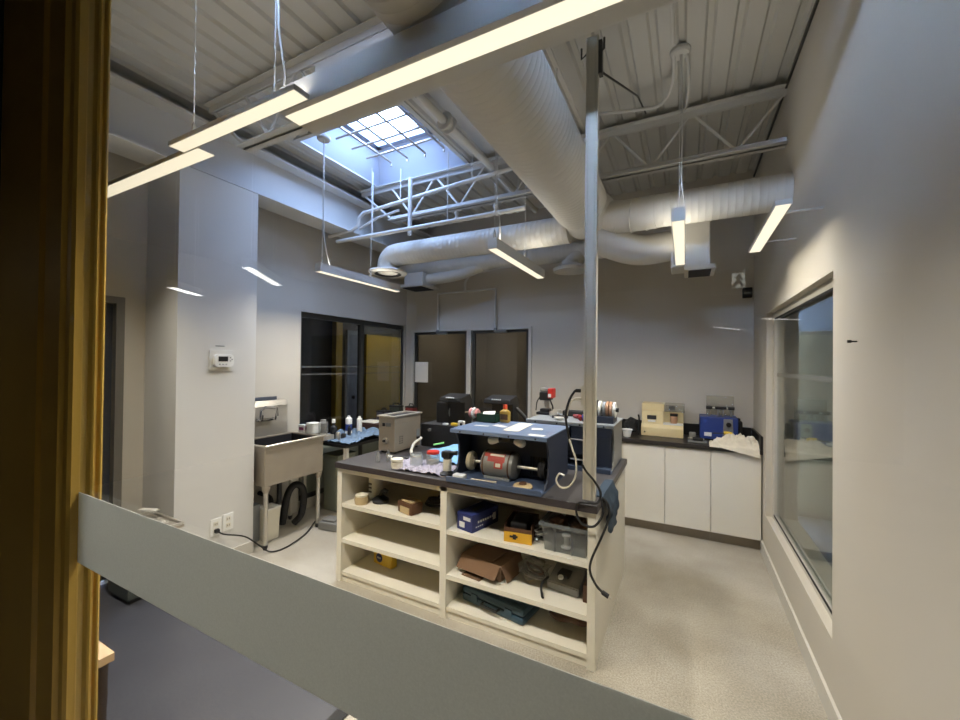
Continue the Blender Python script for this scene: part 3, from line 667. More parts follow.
# ---- things on the shelves
t_ = thing('wooden_jar', 'small round wooden pot on the upper shelf near the island end panel', 'pot', (-2.160, 2.270, LS1))
MB().lathe([(0, 0), (.05, 0), (.053, .03), (.05, .055), (0, .055)], (-2.160, 2.270, LS1+.001), n=24).build('body', WOODL, t_, smooth=True)
MB().lathe([(0, 0), (.045, 0), (.047, .012), (.02, .02), (0, .03)], (-2.160, 2.270, LS1+.056), n=24).build('lid', CREAM, t_, smooth=True)
t_ = thing('white_canister', 'tall white canister with dark marks behind the wooden pot', 'canister', (-2.165, 2.430, LS1))
MB().lathe([(0, 0), (.055, 0), (.055, .16), (.05, .17), (0, .17)], (-2.165, 2.430, LS1+.001), n=24).build('body', WHITEP, t_, smooth=True)
b = MB()
for dz in (.05, .08, .11): b.box(-2.19, -2.16, 2.373, 2.376, LS1+dz, LS1+dz+.012)
b.build('print', BLACK, t_)
t_ = thing('black_hand_tool', 'black hand tool beside the white canister on the upper shelf', 'tool', (-2.055, 2.360, LS1))
MB().lathe([(0, 0), (.06, 0), (.065, .02), (.03, .045), (0, .05)], (-2.055, 2.360, LS1+.001), n=20).build('base', BLACK, t_, smooth=True)
MB().tube([(-2.065, 2.360, LS1+.04), (-2.035, 2.370, LS1+.09), (-2.005, 2.380, LS1+.08)], .014, 8).build('handle', BLACK, t_, smooth=True)
t_ = thing('belt_clamp', 'brown wooden block with a strap on the upper shelf edge', 'block', (-1.735, 2.30, LS1))
M_ = rotz(-1.735, 2.30, -14) @ Matrix.Diagonal((.86, .9, 1, 1))
MB(M_).prism([(-.09, 0), (.085, 0), (.098, .075), (-.098, .075)], 'Y', -.05, .06, .004).build('strap', BROWNG, t_); 
for v in t_.children[0].data.vertices: v.co.z += LS1+.001
b = MB(M_); b.box(-.055, .06, -.056, -.05, LS1+.004, LS1+.05).box(-.07, .07, -.03, .05, LS1+.076, LS1+.088).build('block', WOODL, t_)
tag(MB().tube([(-1.635+.085*math.cos(a*.7)*(1-.015*a), 2.48+.06*math.sin(a*.7)*(1-.015*a), LS1+.010+.002*a) for a in range(30)], .009, 8, sub=2).build('cable_coil', RUBBER, loc=(-1.635, 2.48, LS1), smooth=True), 'coiled black cable on the upper shelf beside the divider', 'cable')
t_ = thing('yellow_package', 'yellow package with a dark blue badge on the bottom shelf', 'package', (-2.07, 2.44, .075))
M_ = rotz(-2.07, 2.44, -8)
MB(M_).box(-.10, .10, -.03, .03, 0.076, .19, .006).build('carton', YELPL, t_)
MB(M_).lathe([(0, 0), (.034, 0), (.034, .002), (0, .002)], (-.035, -.030, .13), (0, -1, 0), 20).build('badge', BLUEBOX, t_)
MB(M_).box(-.055, -.015, -.0335, -.032, .124, .136).build('print', WHITEP, t_)
tag(MB().box(-1.50, -1.43, 2.55, 2.63, .322, .40, .012).build('dark_bottle_cap', BLACKM, loc=(-1.46, 2.59, .322)) if False else MB().lathe([(0, 0), (.03, 0), (.032, .06), (.014, .08), (.014, .10), (0, .10)], (-1.455, 2.52, .0765), n=16).build('dark_bottle', mat('dark_olive', (52, 54, 42), .5), loc=(-1.455, 2.52, .075), smooth=True), 'small dark bottle on the bottom shelf against the divider', 'bottle')
# right compartment
t_ = thing('glove_box', 'dark blue cardboard glove box on the top shelf', 'box', (-1.14, 2.36, RS1))
M_ = rotz(-1.225, 2.375, 77)
MB(M_).box(-.135, .135, -.065, .065, RS1+.001, RS1+.112, .002).build('carton', BLUEBOX, t_)
b = MB(M_)
for k in range(7): b.box(-.08+.024*k, -.066+.024*k, -.0665, -.065, RS1+.05, RS1+.064)
for k in range(4): b.box(-.1+.02*k, -.088+.02*k, -.0665, -.065, RS1+.025, RS1+.032)
b.box(.075, .105, -.0665, -.065, RS1+.03, RS1+.075).build('print', WHITEP, t_)
b = MB(M_); b.box(-.1365, -.135, -.05, .01, RS1+.07, RS1+.092).box(-.1365, -.135, .0, .045, RS1+.02, RS1+.055)
b.build('print', WHITEP, t_)
MB(M_).box(-.05, .05, -.02, .02, RS1+.112, RS1+.1135).build('opening', BLACK, t_)
t_ = thing('yellow_box', 'open yellow and brown cardboard box on the top shelf', 'box', (-.92, 2.33, RS1))
M_ = rotz(-.905, 2.36, 8)
b = MB(M_); b.box(-.085, .085, -.115, -.110, RS1+.001, RS1+.085).box(-.085, -.08, -.11, .115, RS1+.001, RS1+.105).box(.08, .085, -.11, .115, RS1+.001, RS1+.105).box(-.08, .08, .11, .115, RS1+.001, RS1+.105).box(-.08, .08, -.11, .11, RS1+.001, RS1+.006)
b.build('carton', BROWNG, t_)
MB(M_).box(-.086, .086, -.118, -.115, RS1+.001, RS1+.062).build('front_panel', YELBOX, t_)
MB(M_).prism([(-.05, RS1+.03), (-.03, RS1+.03), (-.03, RS1+.02), (-.01, RS1+.02), (-.01, RS1+.03), (.0, RS1+.03), (.0, RS1+.042), (-.01, RS1+.042), (-.01, RS1+.05), (-.03, RS1+.05), (-.03, RS1+.042), (-.05, RS1+.042)], 'Y', -.1195, -.118).build('print', BLACK, t_)
MB(M_).box(-.055, .05, -.09, .09, RS1+.02, RS1+.112, .015).build('contents', BLACK, t_)
t_ = thing('wire_bundle', 'small bundle of silver and black wire between yellow box and clear bin', 'wire', (-.795, 2.34, RS1))
for s in range(3): MB().tube([(-.782+.026*math.cos(a*.9+s)+.002*s, 2.345+.03*math.sin(a*.9+s*2), RS1+.012+.007*a) for a in range(12)], .006, 6, sub=3).build('loop', (STAIN, RUBBER, WHITEP)[s], t_, smooth=True)
t_ = thing('plastic_bin', 'clear grey plastic storage bin full of brown parts on the top shelf', 'bin', (-.60, 2.36, RS1))
prof = [(2.235, RS1+.002), (2.215, RS1+.165)]
b = MB(); x0, x1 = -.735, -.475
b.quads([((x0+.015, 2.245, RS1+.003), (x1-.01, 2.245, RS1+.003), (x1, 2.225, RS1+.16), (x0, 2.225, RS1+.16)),
         ((x0+.015, 2.56, RS1+.003), (x1-.01, 2.56, RS1+.003), (x1, 2.58, RS1+.16), (x0, 2.58, RS1+.16)),
         ((x0+.015, 2.245, RS1+.003), (x0+.015, 2.56, RS1+.003), (x0, 2.58, RS1+.16), (x0, 2.225, RS1+.16)),
         ((x1-.01, 2.245, RS1+.003), (x1-.01, 2.56, RS1+.003), (x1, 2.58, RS1+.16), (x1, 2.225, RS1+.16)),
         ((x0+.015, 2.245, RS1+.003), (x1-.01, 2.245, RS1+.003), (x1-.01, 2.56, RS1+.003), (x0+.015, 2.56, RS1+.003))])
for x in (-.66, -.56): b.box(x, x+.008, 2.222, 2.24, RS1+.01, RS1+.155)
b.build('body', BINP, t_)
MB().box(x0-.012, x1+.008, 2.208, 2.226, RS1+.15, RS1+.168, .003).box(x0-.012, x0+.002, 2.226, 2.59, RS1+.15, RS1+.168, .003).box(x1-.003, x1+.008, 2.226, 2.59, RS1+.15, RS1+.168, .003).build('rim', BINP, t_)
for i, (x, y, z, r) in enumerate(((-.668, 2.36, .12, .048), (-.545, 2.36, .13, .05), (-.605, 2.49, .12, .055))):
    tag(MB().blob((x, y, RS1+z), (r, r*.9, .05), .25, 8, i).build('buffing_wheel', BROWNG, loc=(x, y, RS1+z), smooth=True),
        ('dark brown felt wad in the clear bin, by the bundle of wire', 'brown felt wad in the clear bin, by the island end panel', 'dark brown felt wad at the back of the clear bin')[i], 'buffing wheel', 'brown wads in the clear bin')
t_ = thing('spool', 'small white spool seen through the side of the clear bin', 'spool', (-.60, 2.29, RS1+.02))
MB().lathe([(0, 0), (.03, 0), (.03, .006), (.014, .012), (.014, .06), (.026, .066), (.026, .074), (0, .074)], (-.605, 2.29, RS1+.02), n=18).build('body', WHITEP, t_, smooth=True)
t_ = thing('cardboard_box', 'flattened open brown cardboard box on the middle shelf', 'box', (-1.16, 2.40, RS2))
M_ = rotz(-1.15, 2.42, -8)
b = MB(M_); b.box(-.155, .155, -.12, .14, RS2+.002, RS2+.10, .004).build('carton', CARD, t_)
b = MB(M_ @ Matrix.Translation((0, -.12, RS2+.10)) @ Matrix.Rotation(R(48), 4, 'X')); b.box(-.15, .15, -.09, 0, -.002, .002).build('flap', CARD, t_)
b = MB(M_ @ Matrix.Translation((.155, 0, RS2+.10)) @ Matrix.Rotation(R(62), 4, 'Y')); b.box(0, .10, -.12, .12, -.002, .002).build('flap', CARD, t_)
b = MB(M_ @ Matrix.Translation((0, 0, RS2+.10)) @ Matrix.Rotation(R(-8), 4, 'Y')); b.box(-.15, .10, -.118, .138, 0, .004).build('flap', CARD, t_)
b = MB(M_); b.box(-.10, .04, -.19, -.125, RS2+.001, RS2+.006).build('flap', CARD, t_)
t_ = thing('wire_bag', 'clear plastic bag of grey wire on the middle shelf', 'bag', (-.84, 2.42, RS2))
MB().blob((-.85, 2.44, RS2+.058), (.088, .09, .055), .25, 10, 5).build('bag', BAGP, t_, smooth=True)
for s in range(4): MB().tube([(-.845+.07*math.cos(a*1.1+s*1.3), 2.43+.055*math.sin(a*1.1+s), RS2+.03+.012*s+.006*math.sin(a*2+s)) for a in range(9)], .006, 6, sub=4).build('wire', (STAIN, GREYM, BLACK, BROWNG)[s], t_, smooth=True)
t_ = thing('foot_pedal', 'grey metal control pedal with a black cord on the middle shelf', 'pedal', (-.62, 2.42, RS2))
M_ = rotz(-.635, 2.42, -6)
MB(M_).prism([(-.07, RS2+.001), (.09, RS2+.001), (.09, RS2+.10), (-.07, RS2+.05)], 'X', -.10, .10, .006).build('body', GREYM, t_)
MB(M_).lathe([(0, 0), (.016, 0), (.016, .012), (0, .012)], (-.02, -.045, RS2+.075), (0, -.3, 1), 14).build('dial', WHITEP, t_, smooth=True)
MB(M_).box(-.05, .02, -.03, .06, RS2+.072, RS2+.088).build('pad', BLACK, t_)
MB().tube([(-.74, 2.38, RS2+.06), (-.755, 2.30, RS2+.05), (-.735, 2.25, RS2+.015), (-.725, 2.235, RS2+.012)], .007, 8).build('cord', RUBBER, t_, smooth=True)
tag(MB().box(-.515, -.47, 2.32, 2.55, RS2+.001, RS2+.10, .003).build('brown_box', BROWNG, loc=(-.49, 2.43, RS2)), 'small brown carton wedged against the island end panel on the middle shelf', 'box')
t_ = thing('tool_case', 'dark teal plastic tool case lying on the bottom shelf', 'case', (-1.03, 2.40, .075))
M_ = rotz(-1.06, 2.43, -9)
MB(M_).box(-.235, .235, -.145, .145, .077, .125, .018).build('lower_shell', TEAL, t_)
MB(M_).box(-.235, .235, -.145, .145, .127, .175, .018).build('upper_shell', TEAL, t_)
for x in (-.13, .13): MB(M_).box(x-.025, x+.025, -.153, -.143, .105, .15, .003).build('latch', TEAL, t_)
MB(M_).tube([(-.06, -.145, .118), (-.06, -.175, .118), (.06, -.175, .118), (.06, -.145, .118)], .009, 8, False).build('handle', BLACK, t_)
b = MB(M_)
for x in (-.17, -.06, .05, .16): b.box(x-.02, x+.02, -.10, .10, .175, .181)
b.build('rib', TEAL, t_)
tag(MB().tube([(-0.725, 2.42, 0.112), (-0.665, 2.36, 0.132), (-0.585, 2.34, 0.162), (-0.525, 2.36, 0.142), (-0.515, 2.44, 0.122), (-0.585, 2.47, 0.132), (-0.645, 2.44, 0.162), (-0.575, 2.38, 0.192), (-0.515, 2.38, 0.182)], .022, 8).build('brown_hose', BROWNG, loc=(-.58, 2.4, .08), smooth=True), 'coiled brown hose on the bottom shelf beside the tool case', 'hose')

# ---- things on the worktop
t_ = thing('ultrasonic_cleaner', 'stainless steel ultrasonic cleaning tank with two dials on the worktop', 'cleaner', (-2.2, 2.76, CT))
x0, x1, y0, y1 = -2.295, -2.125, 2.60, 2.96
b = MB(); b.box(x0, x1, y0, y1, CT+.015, 1.195, .004).build('tank', STAIND, t_)
b = MB(); b.box(x0-.012, x1+.012, y0-.012, y0+.02, 1.195, 1.207, .003).box(x0-.012, x1+.012, y1-.02, y1+.012, 1.195, 1.207, .003).box(x0-.012, x0+.02, y0+.02, y1-.02, 1.195, 1.207, .003).box(x1-.02, x1+.012, y0+.02, y1-.02, 1.195, 1.207, .003).build('rim', STAIN, t_)
MB().box(x0+.02, x1-.02, y0+.02, y1-.02, 1.196, 1.198).build('basin', BLACKM, t_)
b = MB()
for x in (x0+.02, x1-.02):
    for y in (y0+.03, y1-.03): b.cyl((x, y, CT), (x, y, CT+.016), .012, n=10)
b.build('feet', RUBBER, t_)
MB().lathe([(0, 0), (.026, 0), (.024, .018), (0, .018)], (-2.215, y0, 1.0), (0, -1, 0), 20).build('dial', STAIN, t_, smooth=True)
MB().lathe([(0, 0), (.010, 0), (.010, .02), (0, .02)], (-2.215, y0-.016, 1.0), (0, -1, 0), 14).build('dial_centre', BLACK, t_, smooth=True)
MB().box(-2.25, -2.225, y0-.008, y0, 1.118, 1.145, .003).build('switch', BLACK, t_); MB().box(-2.215, -2.165, y0-.003, y0, 1.115, 1.148, .001).build('label_plate', GREYM, t_)
b = MB()
for k in range(4):
    for j in range(2): b.box(x1, x1+.001, 2.66+.03*j, 2.68+.03*j, .97+.018*k, .977+.018*k)
b.build('vent_slots', BLACK, t_)
MB().box(x1, x1+.003, 2.90, 2.945, .99, 1.06).build('rating_plate', GREYP, t_)
MB().box(x1, x1+.02, 2.90, 2.93, .965, .995, .004).build('inlet', BLACK, t_)
t_ = tag(MB().tube([(-2.09, 2.915, .985), (-2.05, 2.86, .99), (-2.045, 2.76, .965), (-2.0, 2.66, .92), (-1.93, 2.60, .907), (-1.86, 2.59, .907)], .012, 10).build('white_tube', CREAM, loc=(-2.03, 2.75, CT), smooth=True), 'curved white tube plugged into the side of the stainless cleaning tank', 'tube')
def jar(label, x, y, r, h, lidm, lidh=.015, content=None):
    j = thing('glass_jar', label, 'jar', (x, y, CT), 'glass jars on the worktop'); z0 = CT+.004
    MB().lathe([(0, .002), (r*.94, .002), (r, .012), (r, h*.8), (r*.86, h*.92), (r*.86, h), (r*.82, h), (r*.82, h*.9), (r*.93, h*.78), (r*.93, .014), (0, .008)], (x, y, z0), n=24).build('body', JARG, j, smooth=True)
    if lidm: MB().lathe([(r*.9, 0), (r*.93, 0), (r*.93, lidh), (r*.88, lidh+.004), (0, lidh+.004), (0, lidh), (r*.9, lidh)], (x, y, z0+h-.008), n=24).build('lid', lidm, j, smooth=True)
    if content: MB().lathe([(0, .01), (r*.9, .012), (r*.9, h*content), (0, h*content)], (x, y, z0), n=20).build('contents', RAG, j, smooth=True)
jar('open clear glass jar standing on the crumpled paper', -1.745, 2.385, .048, .09, None)
jar('clear glass jar with a red lid', -1.645, 2.455, .05, .095, RED, .014, .4)
t_ = tag(MB().lathe([(0, .0), (.038, 0), (.043, .016), (.042, .040), (.034, .044), (.044, .048), (.044, .066), (0, .069)], (-1.83, 2.27, CT+.003), n=24).build('cream_pot', CREAM, loc=(-1.80, 2.30, CT), smooth=True), 'cream lidded pot on the worktop in front of the cleaning tank', 'pot')
t_ = thing('dropper_set', 'two small clear glass vials at the worktop edge before the cleaning tank', 'vials', (-2.06, 2.36, CT))
for i, (x, y) in enumerate(((-2.07, 2.34), (-2.02, 2.40))): MB().lathe([(0, 0), (.018, 0), (.018, .055), (.008, .07), (.008, .085), (0, .085)], (x, y, CT), n=14).build('vial', JARG, t_, smooth=True)
t_ = thing('marker_pen', 'black marker with a white cap lying by the vials', 'pen', (-2.02, 2.50, CT+.01))
MB().cyl((-2.08, 2.47, CT+.012), (-2.04, 2.475, CT+.012), .012, n=12).build('cap', WHITEP, t_, smooth=True); MB().cyl((-2.04, 2.475, CT+.012), (-1.90, 2.49, CT+.012), .011, n=12).build('barrel', BLACK, t_, smooth=True)
def paperf(u, v):
    x = -1.85+.465*u-.04*v+.02*math.sin(v*7); x = min(x, -1.378); y = 2.215+.30*v+.05*u*(1-v)-.03*u
    k = 1
    for px_, py_, pr in ((-1.745, 2.385, .05), (-1.645, 2.455, .05), (-1.42, 2.29, .055), (-1.83, 2.27, .05)): k = min(k, max(0, (math.hypot(x-px_, y-py_)-pr)/.03))
    return Vector((x, y, CT+.0025+k*(.005+.03*abs(noise.noise(Vector((u*8, v*6, 1))))+.022*abs(noise.noise(Vector((u*19, v*17, 4)))))))
tag(MB().sheet(paperf, 60, 44, .0012).build('crumpled_paper', PAPERG, loc=(-1.6, 2.36, CT)), 'crumpled lilac-grey paper spread on the worktop under the jars', 'paper')
def wipef(u, v):
    a, b_, c, d_ = Vector((-1.93, 2.80, .905)), Vector((-1.385, 2.72, 1.06)), Vector((-1.72, 2.55, .905)), Vector((-1.385, 2.44, .925))
    p = a*(1-u)*(1-v)+b_*u*(1-v)+c*(1-u)*v+d_*u*v
    return p+Vector((0, 0, .02*abs(noise.noise(Vector((u*5, v*5, 7))))+.006))
tag(MB().sheet(wipef, 14, 14, .002).build('blue_wipe', BLUECL, loc=(-1.65, 2.75, CT)), 'light blue paper wipe folded beside the grinding station', 'cloth')
tag(MB().cyl((-1.84, 2.75, CT+.082), (-1.77, 2.80, CT+.097), .007, n=10).build('green_stick', mat('lime_green', (150, 226, 130), .5), loc=(-1.8, 2.77, CT+.05), smooth=True), 'bright green stick resting on the blue wipe', 'stick')
t_ = thing('hand_torch', 'black butane torch with a white label standing on the worktop edge', 'torch', (-1.42, 2.29, CT))
MB().lathe([(0, 0), (.048, 0), (.052, .012), (.03, .025), (.028, .03), (.028, .115), (.024, .12), (0, .12)], (-1.42, 2.29, CT+.004), n=24).build('body', BLACK, t_, smooth=True)
MB().lathe([(.0285, 0), (.0292, .002), (.0292, .075), (.0285, .077)], (-1.42, 2.29, CT+.035), n=24).build('label_band', CREAM, t_, smooth=True)
MB().box(-1.455, -1.385, 2.262, 2.318, CT+.118, CT+.165, .012).build('head', BLACK, t_); MB().cyl((-1.40, 2.29, CT+.15), (-1.345, 2.29, CT+.158), .012, .016, 14).build('nozzle', BLACK, t_, smooth=True)

# ---- polishing stations
def station(label, x0, x1, y0, y1, zt, platem, sidem):
    s = thing('polishing_station', label, 'machine', ((x0+x1)/2, (y0+y1)/2, CT))
    MB().box(x0, x1, y0-.075, y1, CT+.001, CT+.012).box(x0, x1, y0-.085, y0-.072, CT+.001, CT+.034, .002).build('tray', SLATE, s)
    ym = y0+.05
    side = [(y0-.01, CT+.012), (y1, CT+.012), (y1, zt-.012), (y0-.005, zt-.012), (y0+.03, zt-.04), (y0+.065, zt-.11), (y0+.07, CT+.13), (y0+.05, CT+.06)]
    MB().prism(side, 'X', x0, x0+.012).build('side_panel', NAVY, s); MB().prism(side, 'X', x1-.012, x1).build('side_panel', sidem, s)
    MB().box(x0+.012, x1-.012, y1-.015, y1, CT+.012, zt-.012).build('back_panel', NAVYD, s)
    MB().box(x0+.012, x1-.012, y0+.235, y0+.245, CT+.012, zt-.012).build('filter_panel', NAVYD, s)
    pl = MB().box(x0-.015, x1+.01, y0-.015, y1+.01, zt-.010, zt, .002).box(x0-.015, x1+.01, y0-.017, y0-.013, zt-.024, zt-.004).build('top_plate', platem, s)
    b = MB()
    for k in range(4): b.lathe([(0, 0), (.006, 0), (.006, .001), (0, .001)], (x0+.06+k*(x1-x0-.12)/3, y0-.017, zt-.015), (0, -1, 0), 10)
    b.build('screw', BLACK, pl)
    return s
zt1 = 1.222
st = station('navy polishing station with a blue top plate, grey motor and white buffing wheel', -1.355, -.722, 2.255, 2.745, zt1, BLUEP, NAVY)
cx, cy, cz = -1.068, 2.385, .992
mo = MB().lathe([(0, 0), (.065, 0), (.085, .012), (.088, .028), (.088, .21), (.085, .226), (.065, .238), (0, .238)], (cx-.119, cy, cz), (1, 0, 0), 36).build('motor', GREYM, st, smooth=True)
for x in (cx-.098, cx+.078): MB().lathe([(.088, 0), (.0905, .001), (.0905, .009), (.088, .01)], (x, cy, cz), (1, 0, 0), 36).build('end_band', BROWNG, mo, smooth=True)
b = MB()
def wrap(b, x0, x1, a0, a1, r, n=6):
    for k in range(n):
        p, q = R(a0+(a1-a0)*k/n), R(a0+(a1-a0)*(k+1)/n)
        b.quads([((x0, cy+r*math.cos(p), cz+r*math.sin(p)), (x1, cy+r*math.cos(p), cz+r*math.sin(p)), (x1, cy+r*math.cos(q), cz+r*math.sin(q)), (x0, cy+r*math.cos(q), cz+r*math.sin(q)))])
b = MB(); wrap(b, cx-.09, cx+.055, 118, 138, .0885); wrap(b, cx-.06, cx+.06, 138, 158, .0885, 5); wrap(b, cx-.01, cx+.05, 158, 184, .0885, 5); b.build('red_label', mat('label_red', (172, 66, 56), .6), mo)
b = MB(); wrap(b, cx-.05, cx+.05, 122, 133, .0892); wrap(b, cx, cx+.035, 163, 178, .0892); b.build('label_print', CREAM, mo)
MB().box(cx-.09, cx+.09, cy-.07, cy+.07, CT+.012, CT+.03, .003).box(cx-.07, cx+.07, cy-.04, cy+.04, CT+.03, CT+.02+.03).build('motor_mount', GREYP, st)
MB().cyl((-1.315, cy, cz), (-.76, cy, cz), .011, n=12).build('shaft', STAIN, st, smooth=True)
MB().lathe([(0, 0), (.045, 0), (.06, .006), (.066, .02), (.06, .034), (.045, .04), (0, .04)], (-1.305, cy, cz), (1, 0, 0), 28).build('buffing_wheel', mat('cotton_buff', (190, 180, 154), .95, var=.2, scale=30), st, smooth=True)
MB().lathe([(0, 0), (.03, 0), (.03, .006), (0, .006)], (-1.258, cy, cz), (1, 0, 0), 16).build('flange', STAIND, st, smooth=True)
MB().lathe([(0, 0), (.05, 0), (.06, .02), (.05, .04), (0, .04)], (-.80, cy, cz), (1, 0, 0), 28).build('dark_wheel', BLACKM, st, smooth=True)
b = MB()
for k in range(8): b.box(-.90+.018*k, -.888+.018*k, 2.482, 2.49, CT+.03, CT+.15)
b.build('vent_grille', BLACK, st)
for s_, x in ((-1, -1.035), (1, -.985)):
    d_ = (s_, -.15, -.12)
    MB().lathe([(0, .105), (.016, .102), (.026, .088), (.028, .074), (.022, .05), (.014, .028), (.013, 0)], (x, 2.35, 1.163), d_, 20).build('bulb', BULB, st, smooth=True)
    MB().lathe([(0, 0), (.016, 0), (.016, .03), (0, .03)], (x, 2.35, 1.163), d_, 14).build('bulb_socket', BLACK, st, smooth=True)
MB().box(-1.04, -.98, 2.33, 2.39, 1.15, 1.211, .004).build('lamp_bracket', BLACK, st)
tag(MB().box(-1.325, -1.245, 2.20, 2.25, CT+.013, CT+.043, .006).build('pumice_block', WHITEP, loc=(-1.28, 2.22, CT+.013)), 'white block of compound in the tray under the buffing wheel', 'block')
t_ = thing('bench_brush', 'oval wooden brush lying in the tray below the motor', 'brush', (-.86, 2.24, CT+.013))
MB().lathe([(0, 0), (.055, 0), (.06, .012), (.05, .022), (0, .024)], (-.86, 2.245, CT+.013), n=24).build('back', WOODL, t_, smooth=True); MB().lathe([(0, 0), (.025, 0), (.02, .01), (0, .012)], (-.86, 2.245, CT+.037), n=16).build('hub', BROWNG, t_, smooth=True)
tag(MB().cyl((-1.20, 2.222, CT+.022), (-1.03, 2.24, CT+.022), .008, n=10).build('steel_rod', STAIND, loc=(-1.1, 2.23, CT+.013), smooth=True), 'steel rod lying along the station tray before the motor', 'rod')

st2 = station('navy grinding station at the island end with a grey top plate and light grey side', -1.08, -.45, 2.93, 3.385, 1.225, GREYP, GREYM)
MB().box(-.74, -.46, 2.915, 2.93, 1.0, 1.213).box(-.56, -.452, 2.915, 2.93, CT+.03, 1.0).build('front_panel', NAVY, st2)
MB().cyl((-.90, 3.03, 1.02), (-.60, 3.03, 1.02), .075, n=28).build('motor', BLACKM, st2, smooth=True)
MB().lathe([(0, 0), (.06, 0), (.085, .01), (.085, .03), (.06, .04), (0, .04)], (-.615, 2.97, 1.03), (1, 0, 0), 28).build('buffing_wheel', BROWNG, st2, smooth=True)
MB().lathe([(.088, 0), (.096, .004), (.096, .014), (.088, .018)], (-.585, 2.97, 1.03), (1, 0, 0), 28).build('wheel_guard', GREYM, st2, smooth=True)
for z in (1.105, .96): MB().cyl((-.75, 2.92, z), (-.57, 2.905, z-.005), .006, n=8).build('rod', STAIN, st2, smooth=True)

# things on the first station's top plate
t_ = thing('green_tray', 'dark green plastic box holding white paper on the blue top plate', 'box', (-1.31, 2.70, zt1))
x0, x1, y0, y1 = -1.365, -1.21, 2.60, 2.725
MB().box(x0, x1, y0, y0+.005, zt1+.001, zt1+.06).box(x0, x1, y1-.005, y1, zt1+.001, zt1+.06).box(x0, x0+.005, y0, y1, zt1+.001, zt1+.06).box(x1-.005, x1, y0, y1, zt1+.001, zt1+.06).box(x0, x1, y0, y1, zt1+.001, zt1+.006).build('box', GREEN, t_)
MB(Matrix.Translation((-1.295, 2.66, zt1+.062)) @ Matrix.Rotation(R(14), 4, 'X') @ Matrix.Rotation(R(20), 4, 'Z')).box(-.04, .05, -.04, .03, 0, .003).build('folded_paper', PAPER, t_)
t_ = thing('polish_bottle', 'amber polish bottle with an orange cap on the blue top plate', 'bottle', (-1.168, 2.68, zt1))
MB().prism(rounded(-1.206, -1.13, 2.655, 2.70, .015), 'Z', zt1+.001, zt1+.085, .006).build('body', AMBER, t_, smooth=True)
MB().lathe([(.03, 0), (.014, .012), (.014, .018)], (-1.168, 2.677, zt1+.085), n=16).build('neck', AMBER, t_, smooth=True)
MB().lathe([(0, 0), (.017, 0), (.016, .03), (0, .03)], (-1.168, 2.677, zt1+.10), n=16).build('cap', ORANGE, t_, smooth=True)
MB().box(-1.197, -1.139, 2.6535, 2.6548, zt1+.022, zt1+.062).build('label_panel', BROWNG, t_)
for nm, lb, m_, (x, y, w_, d_, a) in (
        ('manila_sheet', 'pale manila sheet lying across the blue top plate', mat('manila', (214, 207, 184), .8), (-1.0, 2.52, .105, .34, 4)),
        ('paper_scrap', 'white paper scrap at the front corner of the blue top plate', PAPER, (-.79, 2.285, .10, .045, 0)),
        ('paper_scrap', 'small white paper scrap beside the manila sheet, on its post side', PAPER, (-.86, 2.50, .07, .06, 12)),
        ('paper_scrap', 'crumpled white paper scrap between the green box and the manila sheet', PAPER, (-1.13, 2.50, .10, .05, -20)),
        ('paper_scrap', 'thin white paper slip just in front of the green box', PAPER, (-1.24, 2.44, .10, .03, 8))):
    zz = zt1+.0005+random.random()*.0012
    tag(MB(rotz(x, y, a)).box(-w_/2, w_/2, -d_/2, d_/2, zz, zz+.0012).build(nm, m_, loc=(x, y, zt1)), lb, 'paper', 'papers on the blue top plate')
# things on the second station's top plate
z2 = 1.225
t_ = thing('drill_press', 'small bench drill press with a black head and red pulley guard', 'drill press', (-1.06, 3.28, z2))
MB().box(-1.12, -.98, 3.22, 3.36, z2+.001, z2+.022, .005).build('base', BLACK, t_); MB().cyl((-1.05, 3.32, z2+.02), (-1.05, 3.32, z2+.20), .014, n=14).build('column', STAIND, t_, smooth=True)
MB().box(-1.10, -1.01, 3.235, 3.345, z2+.12, z2+.19, .01).build('head', BLACK, t_); MB().box(-1.025, -.985, 3.23, 3.34, z2+.14, z2+.222, .008).build('pulley_guard', RED, t_)
MB().box(-1.018, -.993, 3.226, 3.23, z2+.15, z2+.178).build('guard_label', WHITEP, t_)
MB().box(-1.10, -1.02, 3.25, 3.34, z2+.19, z2+.228, .012).build('motor_cap', GREYM, t_)
MB().lathe([(0, 0), (.006, .0), (.016, .03), (.016, .06), (0, .06)], (-1.05, 3.265, z2+.06), n=14).build('chuck', STAIND, t_, smooth=True)
MB().box(-1.09, -1.01, 3.23, 3.30, z2+.022, z2+.05, .004).build('vise', BLACK, t_)
MB().tube([(-1.105, 3.28, z2+.15), (-1.13, 3.27, z2+.10), (-1.135, 3.26, z2+.03)], .005, 6).build('feed_lever', BLACK, t_)
MB().tube([(-1.01, 3.25, z2+.13), (-.985, 3.25, z2+.07), (-.99, 3.26, z2+.03)], .007, 6).build('feed_handle', BLACK, t_)
t_ = thing('mandrel_set', 'spindle block carrying a row of white and copper grinding rings', 'mandrel', (-.52, 3.10, z2))
MB().box(-.60, -.455, 2.98, 3.16, z2+.001, z2+.05, .004).build('block', NAVY, t_)
MB().cyl((-.60, 3.06, z2+.095), (-.43, 3.06, z2+.095), .016, n=14).build('spindle', BLACK, t_, smooth=True)
for i, (x, m_, r) in enumerate(((-.595, BLACK, .066), (-.57, WHITEP, .062), (-.538, GREYP, .058), (-.515, COPPER, .062), (-.49, COPPER, .06), (-.468, WHITEP, .058))):
    MB().lathe([(0, 0), (r, 0), (r, .018), (0, .018)], (x, 3.06, z2+.095), (1, 0, 0), 26).build('ring', m_, t_, smooth=True)
